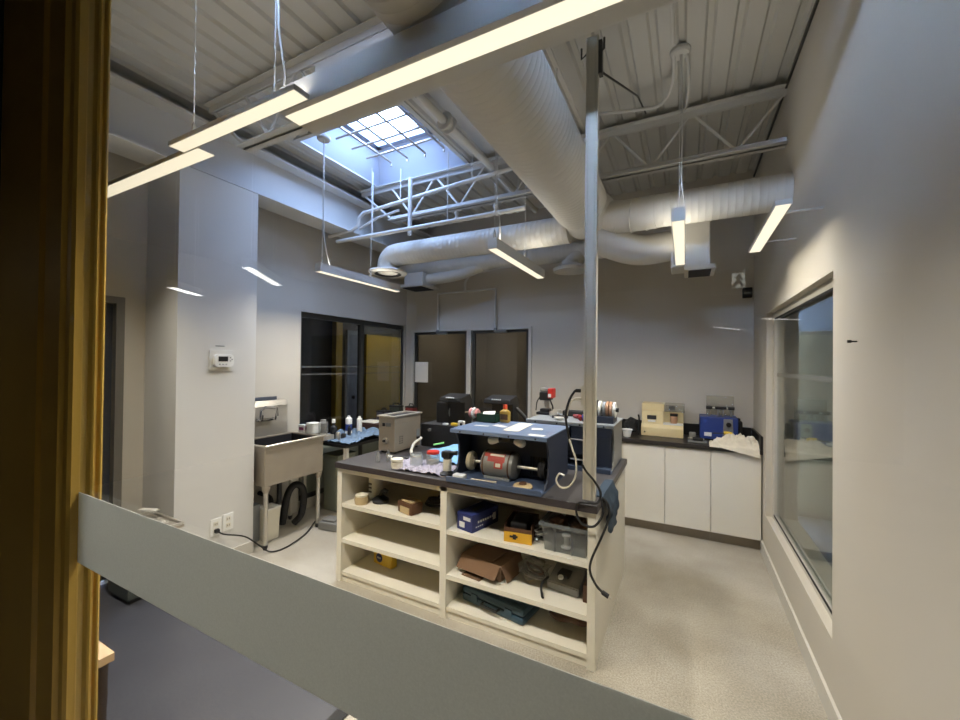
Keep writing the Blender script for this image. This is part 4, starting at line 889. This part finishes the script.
for nm, lb, ct, mb, m_ in (
        ('black_pliers', 'black pliers lying on the grey top plate', 'pliers', lambda: MB().tube([(-.94, 3.09, z2+.01), (-.88, 3.12, z2+.012), (-.82, 3.10, z2+.01)], .011, 8), BLACK),
        ('silver_vise', 'small silver hand vise beside the drill press', 'vise', lambda: MB().box(-.99, -.92, 3.17, 3.22, z2+.001, z2+.04, .008).box(-.97, -.90, 3.19, 3.21, z2+.02, z2+.055, .006), STAIN),
        ('red_tool', 'red handled tool on the back of the grey top plate', 'tool', lambda: MB().tube([(-.78, 3.16, z2+.018), (-.72, 3.10, z2+.022), (-.70, 3.02, z2+.018)], .016, 8), mat('dark_red', (120, 30, 34), .5)),
        ('blue_roll', 'small blue roll on the grey top plate next to the post', 'roll', lambda: MB().lathe([(0, 0), (.03, 0), (.034, .02), (.03, .045), (0, .045)], (-.665, 3.06, z2+.001), n=18), mat('violet_blue', (70, 72, 170), .5)),
        ('black_tray', 'dark tray of small parts along the back of the grey top plate', 'tray', lambda: MB().box(-.90, -.62, 3.24, 3.34, z2+.001, z2+.045, .006), BLACKM),
        ('steel_dish', 'small steel dish at the front of the grey top plate', 'dish', lambda: MB().lathe([(0, 0), (.03, 0), (.04, .02), (.036, .02), (.028, .005), (0, .005)], (-.86, 3.0, z2+.001), n=18), STAIN)):
    o = tag(mb().build(nm, m_, loc=(-.8, 3.1, z2), smooth=True), lb, ct)

# black dust hoods at the back of the island
def hood(label, x0, x1, yb, lid0, lid1, zl, arm):
    h = thing('dust_hood', label, 'machine', ((x0+x1)/2, 3.2, CT), 'black dust hoods on the island')
    MB().box(x0, x1, 2.99, 3.38, CT+.001, 1.10, .006).build('base_box', BLACKM, h)
    MB().box(lid0+.04, lid1, 3.10, 3.24, 1.10, zl-.05, .006).build('body', BLACK, h)
    MB().prism([(3.02, zl-.05), (3.03, zl-.02), (3.20, zl+.01), (3.23, zl-.04), (3.23, zl-.06), (3.05, zl-.06)], 'X', lid0, lid1, .003).build('lid', BLACK, h)
    b = MB(Matrix.Translation((0, 3.02, zl-.03)))
    for k in range(5): b.box((lid0+lid1)/2-.04+.018*k, (lid0+lid1)/2-.03+.018*k, -.004, .006, .008, .018)
    b.build('lid_print', WHITEP, h)
    if arm == 'drum':
        MB().box(x0+.09, lid0+.07, 3.10, 3.26, 1.10, zl-.07, .01).build('drum', BLACK, h)
        MB().lathe([(0, 0), (.085, 0), (.09, .008), (.085, .014), (0, .014)], (lid0+.072, 3.18, 1.205), (1, -.25, 0), 28).build('drum_face', GREYPL, h, smooth=True)
        MB().cyl((lid0+.09, 3.12, 1.215), (lid0+.36, 3.10, 1.215), .009, n=10).build('spindle', STAIND, h, smooth=True)
        for x, m_, r in ((.275, PINK, .045), (.305, WHITEP, .05), (.335, PINK, .04)): MB().lathe([(0, 0), (r*.8, 0), (r, .008), (r*.8, .022), (0, .022)], (lid0+x, 3.105, 1.215), (1, -.08, 0), 22).build('buffing_wheel', m_, h, smooth=True)
        MB().lathe([(0, 0), (.014, 0), (.014, .02), (0, .02)], (x0+.10, 2.99, 1.05), (0, -1, 0), 12).build('knob', GREYM, h, smooth=True)
    else:
        MB().tube([(lid1-.02, 3.2, 1.28), (lid1+.06, 3.18, 1.22), (lid1+.12, 3.16, 1.16), (lid1+.16, 3.15, 1.10)], .016, 8).build('support_arm', BLACK, h, smooth=True)
    return h
hood('black dust hood with a round grey drum face and a pink buff', -2.14, -1.72, 3.0, -1.965, -1.745, 1.362, 'drum')
hood('black dust hood with a sloping arm behind the amber bottle', -1.69, -1.12, 3.0, -1.52, -1.285, 1.368, 'arm')
tag(MB().box(-1.83, -1.77, 3.0, 3.04, 1.101, 1.125, .003).build('yellow_block', YELPL, loc=(-1.8, 3.02, 1.1)), 'small yellow block on the black hood base', 'block')
tag(MB().box(-1.915, -1.87, 3.0, 3.03, 1.101, 1.117, .002).build('white_tag', WHITEP, loc=(-1.89, 3.02, 1.1)), 'small flat white tag on the black hood base beside the yellow block', 'tag')
t_ = thing('white_cube', 'small white cube with a dark hole near the pink buff', 'block', (-1.71, 3.0, 1.1)); MB().box(-1.755, -1.70, 2.995, 3.03, 1.102, 1.15, .003).build('body', WHITEP, t_); MB().lathe([(0, 0), (.012, 0), (.012, .002), (0, .002)], (-1.722, 2.995, 1.122), (0, -1, 0), 12).build('hole', BLACK, t_)

# power post standing on the island corner
po = thing('power_post', 'tall pale metal channel post rising from the island corner to the ceiling', 'post', (-.465, 2.29, CT))
px0, px1 = -.507, -.441
MB().box(px0, px1, 2.262, 2.30, CT+.001, 3.50).box(px0, px0+.012, 2.255, 2.262, CT+.001, 3.50).box(px0+.015, px1-.015, 2.255, 2.262, CT+.001, 3.50).box(px1-.012, px1, 2.255, 2.262, CT+.001, 3.50).build('channel', POST, po)
b = MB(); b.tube([(px0, 2.27, 3.42), (px0-.03, 2.27, 3.40), (px0-.03, 2.27, 3.46)], .006, 6, False).tube([(px1, 2.27, 3.40), (px1+.03, 2.27, 3.42), (px1+.03, 2.27, 3.48)], .006, 6, False).box(px1, px1+.02, 2.26, 2.30, 3.28, 3.47).build('ceiling_clip', ALU, po)
MB().tube([(px1+.012, 2.28, 3.30), (-.30, 2.9, 3.5), (-.28, 3.3, 3.6)], .006, 6, False).build('brace_wire', ALU, po)
MB().box(px0-.015, px0, 2.26, 2.31, 1.42, 1.53, .003).build('socket_box', POST, po)
t_ = thing('post_cables', 'black and white cords looping down from the plugs on the post', 'cord', (-.54, 2.27, CT))
MB().box(px0-.05, px0-.016, 2.262, 2.292, 1.492, 1.512, .006).build('plug', RUBBER, t_); MB().box(px0-.055, px0-.016, 2.262, 2.292, 1.446, 1.463, .006).build('pale_plug', CREAM, t_)
MB().tube([(px0-.05, 2.27, 1.502), (-.585, 2.255, 1.45), (-.602, 2.24, 1.363), (-.59, 2.235, 1.279), (-.58, 2.235, 1.23)], .007, 8).build('black_cable', RUBBER, t_, smooth=True)
MB().tube([(px0-.055, 2.27, 1.454), (-.585, 2.26, 1.43), (-.600, 2.25, 1.36)], .006, 8).build('pale_cable', CREAM, t_, smooth=True)
MB().tube([(-.58, 2.235, 1.23), (-.559, 2.235, 1.17), (-.541, 2.235, 1.115), (-.541, 2.235, 1.031), (-.574, 2.235, .965), (-.625, 2.235, .95), (-.652, 2.235, .985), (-.635, 2.235, 1.025), (-.605, 2.235, 1.02)], .0055, 8).build('pale_cable', CREAM, t_, smooth=True)
t_ = thing('extension_cord', 'black cord wound round the post foot and dangling down the island end with its plug', 'cord', (-.42, 2.15, .9))
pts = [(-.50, 2.21, 1.10), (-.476, 2.215, 1.062), (-.434, 2.22, 1.015), (-.40, 2.21, .963), (-.412, 2.19, .912), (-.464, 2.165, .912), (-.512, 2.165, .90), (-.517, 2.165, .841), (-.484, 2.165, .794), (-.422, 2.16, .796), (-.380, 2.165, .867), (-.387, 2.18, .94), (-.356, 2.19, .907), (-.355, 2.19, .834), (-.390, 2.17, .732), (-.435, 2.16, .618), (-.44, 2.15, .555), (-.409, 2.15, .495), (-.378, 2.15, .467)]
MB().tube(pts, .0065, 8).build('cable', RUBBER, t_, smooth=True)
MB().tube([(-.378, 2.15, .467), (-.362, 2.15, .459), (-.345, 2.15, .452)], .012, 10, False).build('plug', RUBBER, t_, smooth=True)
MB().cyl((-.345, 2.145, .452), (-.33, 2.145, .446), .002).cyl((-.345, 2.156, .452), (-.33, 2.156, .446), .002).build('prongs', STAIN, t_)
def denf(u, v):
    y = 2.34+.36*u; s = .30*v
    dz = .0 if s < .05 else s-.05
    x = IX1+.014+.03*min(1, dz*12)+.025*noise.noise(Vector((u*6, v*5, 3)))*min(1, dz*9)-max(0, .05-s)
    z = CT+.006+.012*abs(noise.noise(Vector((u*7, 3, v*3)))) if s < .05 else CT+.006-dz*(.75+.25*math.sin(u*3.1))
    if s >= .05: x = max(x, IX1+.02)
    return Vector((x, y, z))
tag(MB().sheet(denf, 18, 18, .004).build('blue_rag', DENIM, loc=(IX1+.02, 2.48, CT), smooth=True), 'dark blue rag hanging over the island end by the post', 'rag')

# ================================================================ SINK CORNER
sx0, sx1, sy0, sy1, szb, szt = -3.70, -3.235, 2.225, 2.845, .555, .905
sk_ = thing('utility_sink', 'deep stainless steel utility sink on tube legs', 'sink', (-3.47, 2.53, 0))
b = MB(); g = .012
b.box(sx1-g, sx1, sy0, sy1, szb, szt).box(sx0, sx0+g, sy0, sy1, szb, szt).box(sx0+g, sx1-g, sy0, sy0+g, szb, szt).box(sx0+g, sx1-g, sy1-g, sy1, szb, szt).box(sx0+g, sx1-g, sy0+g, sy1-g, szb, szb+g)
b.build('basin', STAIND, sk_)
BASINSHADE = mat('basin_shade', (64, 64, 68), .35, .6)  # shade and dark reflections inside the steel basin, painted as thin dark sheets
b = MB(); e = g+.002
b.box(sx1-e, sx1-g, sy0+g, sy1-g, szb+g, szt-.012).box(sx0+g, sx0+e, sy0+g, sy1-g, szb+g, szt-.012).box(sx0+e, sx1-e, sy0+g, sy0+e, szb+g, szt-.012).box(sx0+e, sx1-e, sy1-e, sy1-g, szb+g, szt-.012).box(sx0+e, sx1-e, sy0+e, sy1-e, szb+g, szb+e).build('basin_shade', BASINSHADE, sk_)
b = MB(); b.tube([(sx0, sy0-.004, szt), (sx1+.006, sy0-.004, szt), (sx1+.006, sy1+.03, szt+.004)], .011, 8, False).build('rolled_rim', STAIN, sk_, smooth=True)
MB().box(sx0, sx1+.01, sy1, 2.98, szt-.05, szt-.004, .003).build('drain_ledge', STAIN, sk_)
MB().box(-3.775, sx0, sy0, 2.79, szt-.1, 1.20, .004).prism([(-3.775, 1.20), (sx0+.005, 1.20), (-3.72, 1.255), (-3.775, 1.255)], 'Y', sy0, 2.785).build('backsplash', STAIN, sk_)
for x, y in ((sx1-.025, sy0+.03), (sx1-.025, sy1-.03), (sx0+.03, sy0+.03), (sx0+.03, sy1-.03)):
    l_ = MB().cyl((x, y, .03), (x, y, szb), .019, n=16).build('leg', STAIN, sk_, smooth=True)
    MB().lathe([(0, 0), (.016, 0), (.022, .02), (.022, .04), (0, .04)], (x, y, 0), n=14).build('foot', BLACK, l_, smooth=True)
    MB().lathe([(.02, 0), (.034, .03), (.034, .06)], (x, y, szb-.06), n=16).build('leg_socket', STAIND, l_, smooth=True)
fc = MB().box(sx0-.01, sx0+.03, 2.44, 2.62, 1.06, 1.09, .008).build('faucet', CHROME, sk_)
MB().tube([(sx0+.02, 2.47, 1.08), (sx0+.05, 2.46, 1.17), (sx0+.10, 2.47, 1.205), (sx0+.24, 2.49, 1.205), (sx0+.25, 2.49, 1.13)], .012, 10, False).build('spout', CHROME, fc, smooth=True)
for y in (2.455, 2.60): MB().tube([(sx0+.02, y, 1.075), (sx0+.07, y, 1.075), (sx0+.085, y, 1.13)], .010, 8, False).build('tap_handle', CHROME, fc, smooth=True)
MB().tube([(-3.46, 2.53, szb), (-3.46, 2.53, .34), (-3.48, 2.53, .28), (-3.56, 2.53, .26), (-3.6, 2.53, .32), (-3.76, 2.53, .34)], .022, 10).build('drain_pipe', BLACK, sk_, smooth=True)
t_ = thing('plaster_bucket', 'pale square bucket under the sink', 'bucket', (-3.44, 2.43, 0))
MB().box(-3.50, -3.38, 2.355, 2.475, .001, .29, .008, taper=1.12).build('body', CREAM, t_); MB().box(-3.512, -3.368, 2.345, 2.487, .285, .30, .003).build('rim', WHITEP, t_)
t_ = thing('grey_crate', 'grey box standing under the sink by the column', 'box', (-3.5, 2.28, 0))
MB().box(-3.60, -3.47, 2.24, 2.345, .001, .32, .006).build('body', GREYPL, t_); MB().box(-3.605, -3.465, 2.235, 2.35, .32, .335, .003).build('lid', GREYPL, t_)
tag(MB().tube([(-3.50, 2.60, .06), (-3.46, 2.61, .30), (-3.44, 2.64, .40), (-3.42, 2.69, .43), (-3.40, 2.745, .38), (-3.40, 2.76, .25), (-3.41, 2.74, .12), (-3.46, 2.70, .04)], .033, 10).build('corrugated_hose', RUBBER, loc=(-3.44, 2.68, 0), smooth=True), 'thick black drain hose looped under the sink', 'hose')
tag(MB(rotz(-3.11, 2.875, 8)).box(-.11, .11, -.09, .09, .001, .075, .012).box(-.09, .06, -.06, .06, .075, .095, .01).build('grey_pump', GREYM, loc=(-3.10, 3.0, 0)), 'low grey metal box on the floor beyond the sink leg', 'box')
t_ = thing('waste_bin', 'grey-green waste bin under the side table', 'bin', (-3.47, 3.30, 0))
MB().box(-3.59, -3.37, 3.17, 3.42, .001, .60, .03, taper=1.08).build('body', GREENGREY, t_); MB().box(-3.605, -3.355, 3.155, 3.435, .60, .625, .006).build('rim', GREENGREY, t_)

# side table by the window
TZ = .80
tb = thing('side_table', 'narrow black-topped table with pale legs under the storefront window', 'table', (-3.4, 3.6, 0))
MB().box(-3.735, -3.06, 2.985, 4.55, TZ-.03, TZ, .003).build('tabletop', BLACK, tb)
for x, y in ((-3.085, 3.01), (-3.085, 4.52), (-3.71, 3.01), (-3.71, 4.52)): MB().box(x-.02, x+.02, y-.02, y+.02, 0, TZ-.03).build('leg', WFRAME, tb)
def towf(u, v):
    x = -3.63+.60*u; y = 3.0+.69*v
    k = 1
    for bx, by in ((-3.40, 3.13), (-3.44, 3.05), (-3.33, 3.13), (-3.26, 3.14), (-3.50, 3.45), (-3.44, 3.56), (-3.40, 3.36)): k = min(k, max(0, (math.hypot(x-bx, y-by)-.045)/.05))
    z = TZ+.006+k*(.006+.055*abs(noise.noise(Vector((u*6, v*7, 9))))+.10*v*abs(noise.noise(Vector((u*3.5, v*3, 2))))+.03*abs(noise.noise(Vector((u*14, v*15, 4)))))
    return Vector((x, y, z))
tag(MB().sheet(towf, 40, 44, .004).build('blue_towel', TOWELB, loc=(-3.35, 3.3, TZ), smooth=True), 'blue towel spread over the side table', 'towel')
def bottle(name, label, x, y, z, r, h, bm, cm, capr=.5, neck=.78, band=None, caph=.04, cat='bottle'):
    o = thing(name, label, cat, (x, y, z))
    MB().lathe([(0, .002), (r*.95, .002), (r, .01), (r, h*neck), (r*.45, h*neck+r*.5), (r*.4, h-caph), (0, h-caph)], (x, y, z), n=20).build('body', bm, o, smooth=True)
    MB().lathe([(0, 0), (r*capr, 0), (r*capr*.9, caph), (0, caph)], (x, y, z+h-caph), n=16).build('cap', cm, o, smooth=True)
    if band: MB().lathe([(r*1.01, 0), (r*1.015, .002), (r*1.015, h*.35), (r*1.01, h*.355)], (x, y, z+h*.2), n=20).build('label_band', band, o, smooth=True)
    return o
S = szt-.003
t_ = thing('small_carton', 'small white carton with purple print on the sink ledge', 'carton', (-3.56, 2.89, S)); MB().box(-3.62, -3.53, 2.86, 2.91, S, S+.085, .002).build('carton', WHITEP, t_)
b = MB(); [b.box(-3.53, -3.5285, 2.865+.014*k, 2.873+.014*k, S+.02+.015*(k % 2), S+.07) for k in range(3)]; b.box(-3.61, -3.54, 2.8585, 2.86, S+.03, S+.06).build('print', mat('plum', (120, 50, 90), .6), t_)
t_ = thing('white_tub', 'cloudy white plastic tub on the sink ledge', 'tub', (-3.45, 2.93, S)); MB().prism(rounded(-3.52, -3.40, 2.865, 2.97, .025), 'Z', S+.001, S+.10, .008).build('body', WHITEP, t_, smooth=True); MB().prism(rounded(-3.523, -3.397, 2.862, 2.973, .026), 'Z', S+.10, S+.11, .003).build('rim', WHITEP, t_, smooth=True)
bottle('clear_jug', 'clear jug with a grey lid on the end of the sink ledge', -3.33, 2.93, S, .048, .15, JARG, GREYPL, .6)
bottle('dark_bottle', 'dark bottle with a white cap standing on the blue towel', -3.40, 3.13, TZ+.008, .036, .22, mat('smoked', (40, 42, 46), .2), WHITEP, .55, .62)
for i, (x, y, h, m_, lb) in enumerate(((-3.44, 3.05, .10, BLACK, 'short black jar by the dark bottle'), (-3.33, 3.13, .085, STAIN, 'short steel jar by the dark bottle on the towel'), (-3.26, 3.14, .075, BLACK, 'lowest black pot near the towel edge'))):
    tag(MB().lathe([(0, 0), (.026, 0), (.028, h*.8), (.02, h), (0, h)], (x, y, TZ+.008), n=16).build('small_jar', m_, loc=(x, y, TZ+.008), smooth=True), lb, 'jar', 'small jars on the towel')
bottle('blue_bottle', 'white spray can with a blue band on the side table', -3.50, 3.45, TZ+.008, .038, .215, WHITEP, WHITEP, .45, .84, BLUEM)
bottle('white_bottle', 'plain white bottle beside the blue-banded one', -3.44, 3.56, TZ+.008, .032, .20, WHITEP, WHITEP, .5, .84)
bottle('black_bottle', 'slim black bottle in front of the blue-banded can', -3.40, 3.36, TZ+.008, .02, .12, BLACK, BLACK, .5, .8)
t_ = thing('brown_box', 'dark brown box under white paper at the back of the side table', 'box', (-3.5, 3.85, TZ)); MB().box(-3.68, -3.30, 3.74, 4.0, TZ+.001, TZ+.10, .004).build('box', mat('dark_brown', (66, 46, 42), .6), t_); MB().box(-3.66, -3.40, 3.76, 3.98, TZ+.10, TZ+.108).build('paper', PAPER, t_)
for nm, lb, ct, args, m_ in (('grey_toolbox', 'grey parts box at the far end of the side table', 'box', (-3.70, -3.56, 4.14, 4.29, TZ+.001, TZ+.18, .01), mat('violet_grey', (70, 68, 80), .6)), ('green_toolbox', 'dark green parts box at the far end of the side table', 'box', (-3.63, -3.46, 4.32, 4.415, TZ+.001, TZ+.24, .012), mat('olive_dark', (52, 58, 50), .6)), ('red_toolbox', 'red-fronted box at the very end of the side table by the doors', 'box', (-3.445, -3.31, 4.43, 4.535, TZ+.001, TZ+.23, .008), mat('deep_red', (110, 40, 40), .5))):
    t_ = thing(nm, lb, ct, ((args[0]+args[1])/2, (args[2]+args[3])/2, TZ)); MB().box(*args).build('body', m_, t_)
    MB().box(args[0]-.004, args[1]+.004, args[2]-.004, args[3]+.004, args[5], args[5]+.02, .006).build('lid', BLACKM, t_)
    MB().tube([(args[0]+.03, (args[2]+args[3])/2, args[5]+.018), (args[0]+.04, (args[2]+args[3])/2, args[5]+.05), (args[1]-.04, (args[2]+args[3])/2, args[5]+.05), (args[1]-.03, (args[2]+args[3])/2, args[5]+.018)], .008, 8, False).build('handle', BLACK, t_)
tag(MB().tube([(-3.02, 3.35, .70), (-2.95, 3.2, .66), (-2.92, 3.3, .60), (-2.98, 3.6, .62)], .012, 8).build('blue_hose', BLUECL, loc=(-2.97, 3.3, .63), smooth=True), 'short blue hose hanging under the table edge', 'hose') if False else None

# ================================================================ NEAR FLOOR
mt = thing('floor_mat', 'dark blue-grey floor mat with a black border strip just inside the glass', 'mat', (-2.6, 1.1, 0))
MB().box(-3.30, -1.455, .66, 1.56, .0005, .006).box(-3.77, -3.30, .66, 1.56, .0005, .006).build('mat_sheet', MATR, mt)
MB().box(-1.455, -1.39, .66, 1.62, .0005, .009, .002).box(-3.77, -1.455, 1.56, 1.62, .0005, .009, .002).build('border_strip', BLACKM, mt)
bn = thing('steel_lid_bin', 'dark grey floor bin with a stainless tray top in front of the column', 'bin', (-3.45, 1.44, 0))
MB().box(-3.58, -3.29, 1.30, 1.555, .035, .465, .01).build('body', mat('dark_green_grey', (78, 84, 80), .5), bn)
MB().box(-3.56, -3.31, 1.32, 1.54, .006, .036).build('plinth', BLACK, bn)
b = MB(); b.box(-3.62, -3.165, 1.285, 1.572, .465, .485, .004).build('tray', STAIND, bn)
b = MB(); b.box(-3.62, -3.165, 1.285, 1.30, .485, .502, .003).box(-3.62, -3.165, 1.557, 1.572, .485, .502, .003).box(-3.62, -3.605, 1.30, 1.557, .485, .502, .003).box(-3.18, -3.165, 1.30, 1.557, .485, .502, .003).build('tray_rim', STAIN, bn)
t_ = thing('crumpled_foil', 'bright crumpled foil and paper lying in the steel tray', 'foil', (-3.45, 1.45, .43)); MB().sheet(lambda u, v: Vector((-3.52+.24*u, 1.36+.17*v, .49+.03*abs(noise.noise(Vector((u*6, v*6, 3)))))), 12, 10, .002).build('foil', STAIN, t_)
MB(rotz(-3.5, 1.5, 20)).box(-.07, .07, -.02, .02, .54, .552).build('paper_strip', PAPER, t_)
tag(MB().cyl((-3.585, 1.40, .502), (-3.53, 1.34, .502), .012, n=10).build('black_file', BLACK, loc=(-3.55, 1.38, .445), smooth=True), 'short black handle lying in the steel tray', 'tool')
st_ = thing('wood_stump', 'dark bark-sided wooden stump with a pale square top, half behind the yellow frame', 'stump', (-2.13, .69, 0))
def stump():
    t = bmesh.new(); n = 28; rings = []
    for k in range(13):
        z = .007+.458*k/12; ring = []
        for i in range(n):
            a = 2*math.pi*i/n; r = .085*(1+.10*noise.noise(Vector((math.cos(a)*3, math.sin(a)*3, z*7)))+.06*noise.noise(Vector((math.cos(a)*9, math.sin(a)*9, z*3))))
            ring.append(t.verts.new((-2.135+r*math.cos(a), .69+r*math.sin(a), z)))
        rings.append(ring)
    for a, b_ in zip(rings, rings[1:]):
        for i in range(n): t.faces.new((a[i], a[(i+1) % n], b_[(i+1) % n], b_[i]))
    t.faces.new(rings[0][::-1]); t.faces.new(rings[-1])
    m_ = MB(); m_._add(t); return m_
stump().build('trunk', BARK, st_, smooth=True)
MB().box(-2.30, -1.987, .60, .748, .467, .50, .003).build('top', STUMPT, st_)

# ================================================================ CORRIDOR (seen only as reflections in the glass)
def hall_lamp(label, p0, p1):
    o = thing('hall_light', label, 'light', p0, 'corridor strip lights')
    p0, p1 = Vector(p0), Vector(p1); d = p1-p0; a = math.degrees(math.atan2(d.y, d.x)); L = d.length
    M_ = Matrix.Translation((p0.x, p0.y, 0)) @ Matrix.Rotation(R(a), 4, 'Z')
    MB(M_).box(0, L, -.03, .03, p0.z+.005, p0.z+.07).build('housing', STEELW, o)
    MB(M_).box(.005, L-.005, -.027, .027, p0.z, p0.z+.006).build('diffuser', HLAMP, o)
    for u in (.15*L, .85*L): MB(M_).tube([(u, 0, p0.z+.07), (u, 0, 3.3)], .003, 6, False).build('suspension_wire', PIPEW, o)
Z_ = 2.3; mir = lambda x, yv: (x, 2*YG-yv, Z_)
hall_lamp('corridor strip light mirrored on the column face', mir(-4.11, 1.90), mir(-4.35, 2.26))
hall_lamp('corridor strip light mirrored on the wall above the sink', mir(-2.72, 1.715), mir(-3.12, 2.24))
hall_lamp('corridor strip light mirrored low on the back wall', mir(.44, 7.64), mir(.87, 8.41))
hall_lamp('corridor strip light mirrored across the window top', mir(.93, 6.57), mir(1.40, 6.88))
ex = thing('exit_sign', 'faint pictogram exit sign mirrored in the glass near the wall corner', 'sign', (.38, 2*YG-3.67, 2.2))
ey = 2*YG-3.67
MB().box(.19, .58, ey-.008, ey, 2.22, 2.41, .003).build('plate', mat('sign_plate', (150, 156, 150), .4), ex)
GRIM = glow('sign_edge', (.95, 1, .95), .8)
MB().box(.185, .585, ey-.001, ey+.001, 2.41, 2.416).box(.185, .585, ey-.001, ey+.001, 2.214, 2.22).box(.185, .19, ey-.001, ey+.001, 2.22, 2.41).box(.58, .585, ey-.001, ey+.001, 2.22, 2.41).build('rim', GRIM, ex)
p_ = MB().box(.322, .41, ey, ey+.002, 2.262, 2.378).build('pictogram_panel', glow('sign_white', (.95, 1, .95), 2.4), ex)
MB().lathe([(0, 0), (.013, 0), (.013, .002), (0, .002)], (.372, ey+.002, 2.358), (0, 1, 0), 14).tube([(.368, ey+.004, 2.338), (.362, ey+.004, 2.315), (.34, ey+.004, 2.285), (.332, ey+.004, 2.268)], .012, 6).tube([(.362, ey+.004, 2.315), (.382, ey+.004, 2.295), (.395, ey+.004, 2.272)], .012, 6).tube([(.345, ey+.004, 2.34), (.368, ey+.004, 2.35), (.395, ey+.004, 2.325)], .010, 6).build('running_figure', BLACK, p_)
MB().tube([(.385, ey-.004, 2.41), (.385, ey-.004, 3.3)], .006, 6, False).build('hanger_rod', GREYM, ex)

# ================================================================ LIGHT, WORLD, CAMERA
w = bpy.data.worlds.new('sky'); SC.world = w; w.use_nodes = True
bg = w.node_tree.nodes['Background']; bg.inputs[0].default_value = (.45, .62, 1.0, 1); bg.inputs[1].default_value = 62.0
P = bpy.data.lights.new('skylight_portal', 'AREA'); P.shape = 'RECTANGLE'; P.size, P.size_y = tx1-tx0, ty1-ty0
P.cycles.is_portal = True
o = bpy.data.objects.new('skylight_portal', P); COL.objects.link(o); o.location = ((tx0+tx1)/2, (ty0+ty1)/2, tz+.12)

cam = bpy.data.cameras.new('camera'); cam.sensor_width = 36; cam.lens = 397.76*36/960; cam.clip_start = .02
co = bpy.data.objects.new('camera', cam); COL.objects.link(co)
ya, pa, ra = R(27.27365), R(.52336), R(-.63099)
fwd = Vector((-math.sin(ya)*math.cos(pa), math.cos(ya)*math.cos(pa), math.sin(pa))); rt = Vector((math.cos(ya), math.sin(ya), 0)); dn = fwd.cross(rt)
r2 = math.cos(ra)*rt+math.sin(ra)*dn; d2 = -math.sin(ra)*rt+math.cos(ra)*dn
mw = Matrix((r2, -d2, -fwd)).transposed().to_4x4(); mw.translation = (0, 0, 1.65); co.matrix_world = mw
SC.camera = co
SC.view_settings.view_transform = 'Standard'; SC.view_settings.look = 'None'; SC.view_settings.gamma = 1; SC.view_settings.use_curve_mapping = False
SC.view_settings.exposure = 0.15
SC.cycles.use_denoising = True
SC.cycles.max_bounces = 10; SC.cycles.transparent_max_bounces = 16; SC.cycles.sample_clamp_indirect = 6; SC.cycles.caustics_reflective = False; SC.cycles.caustics_refractive = False
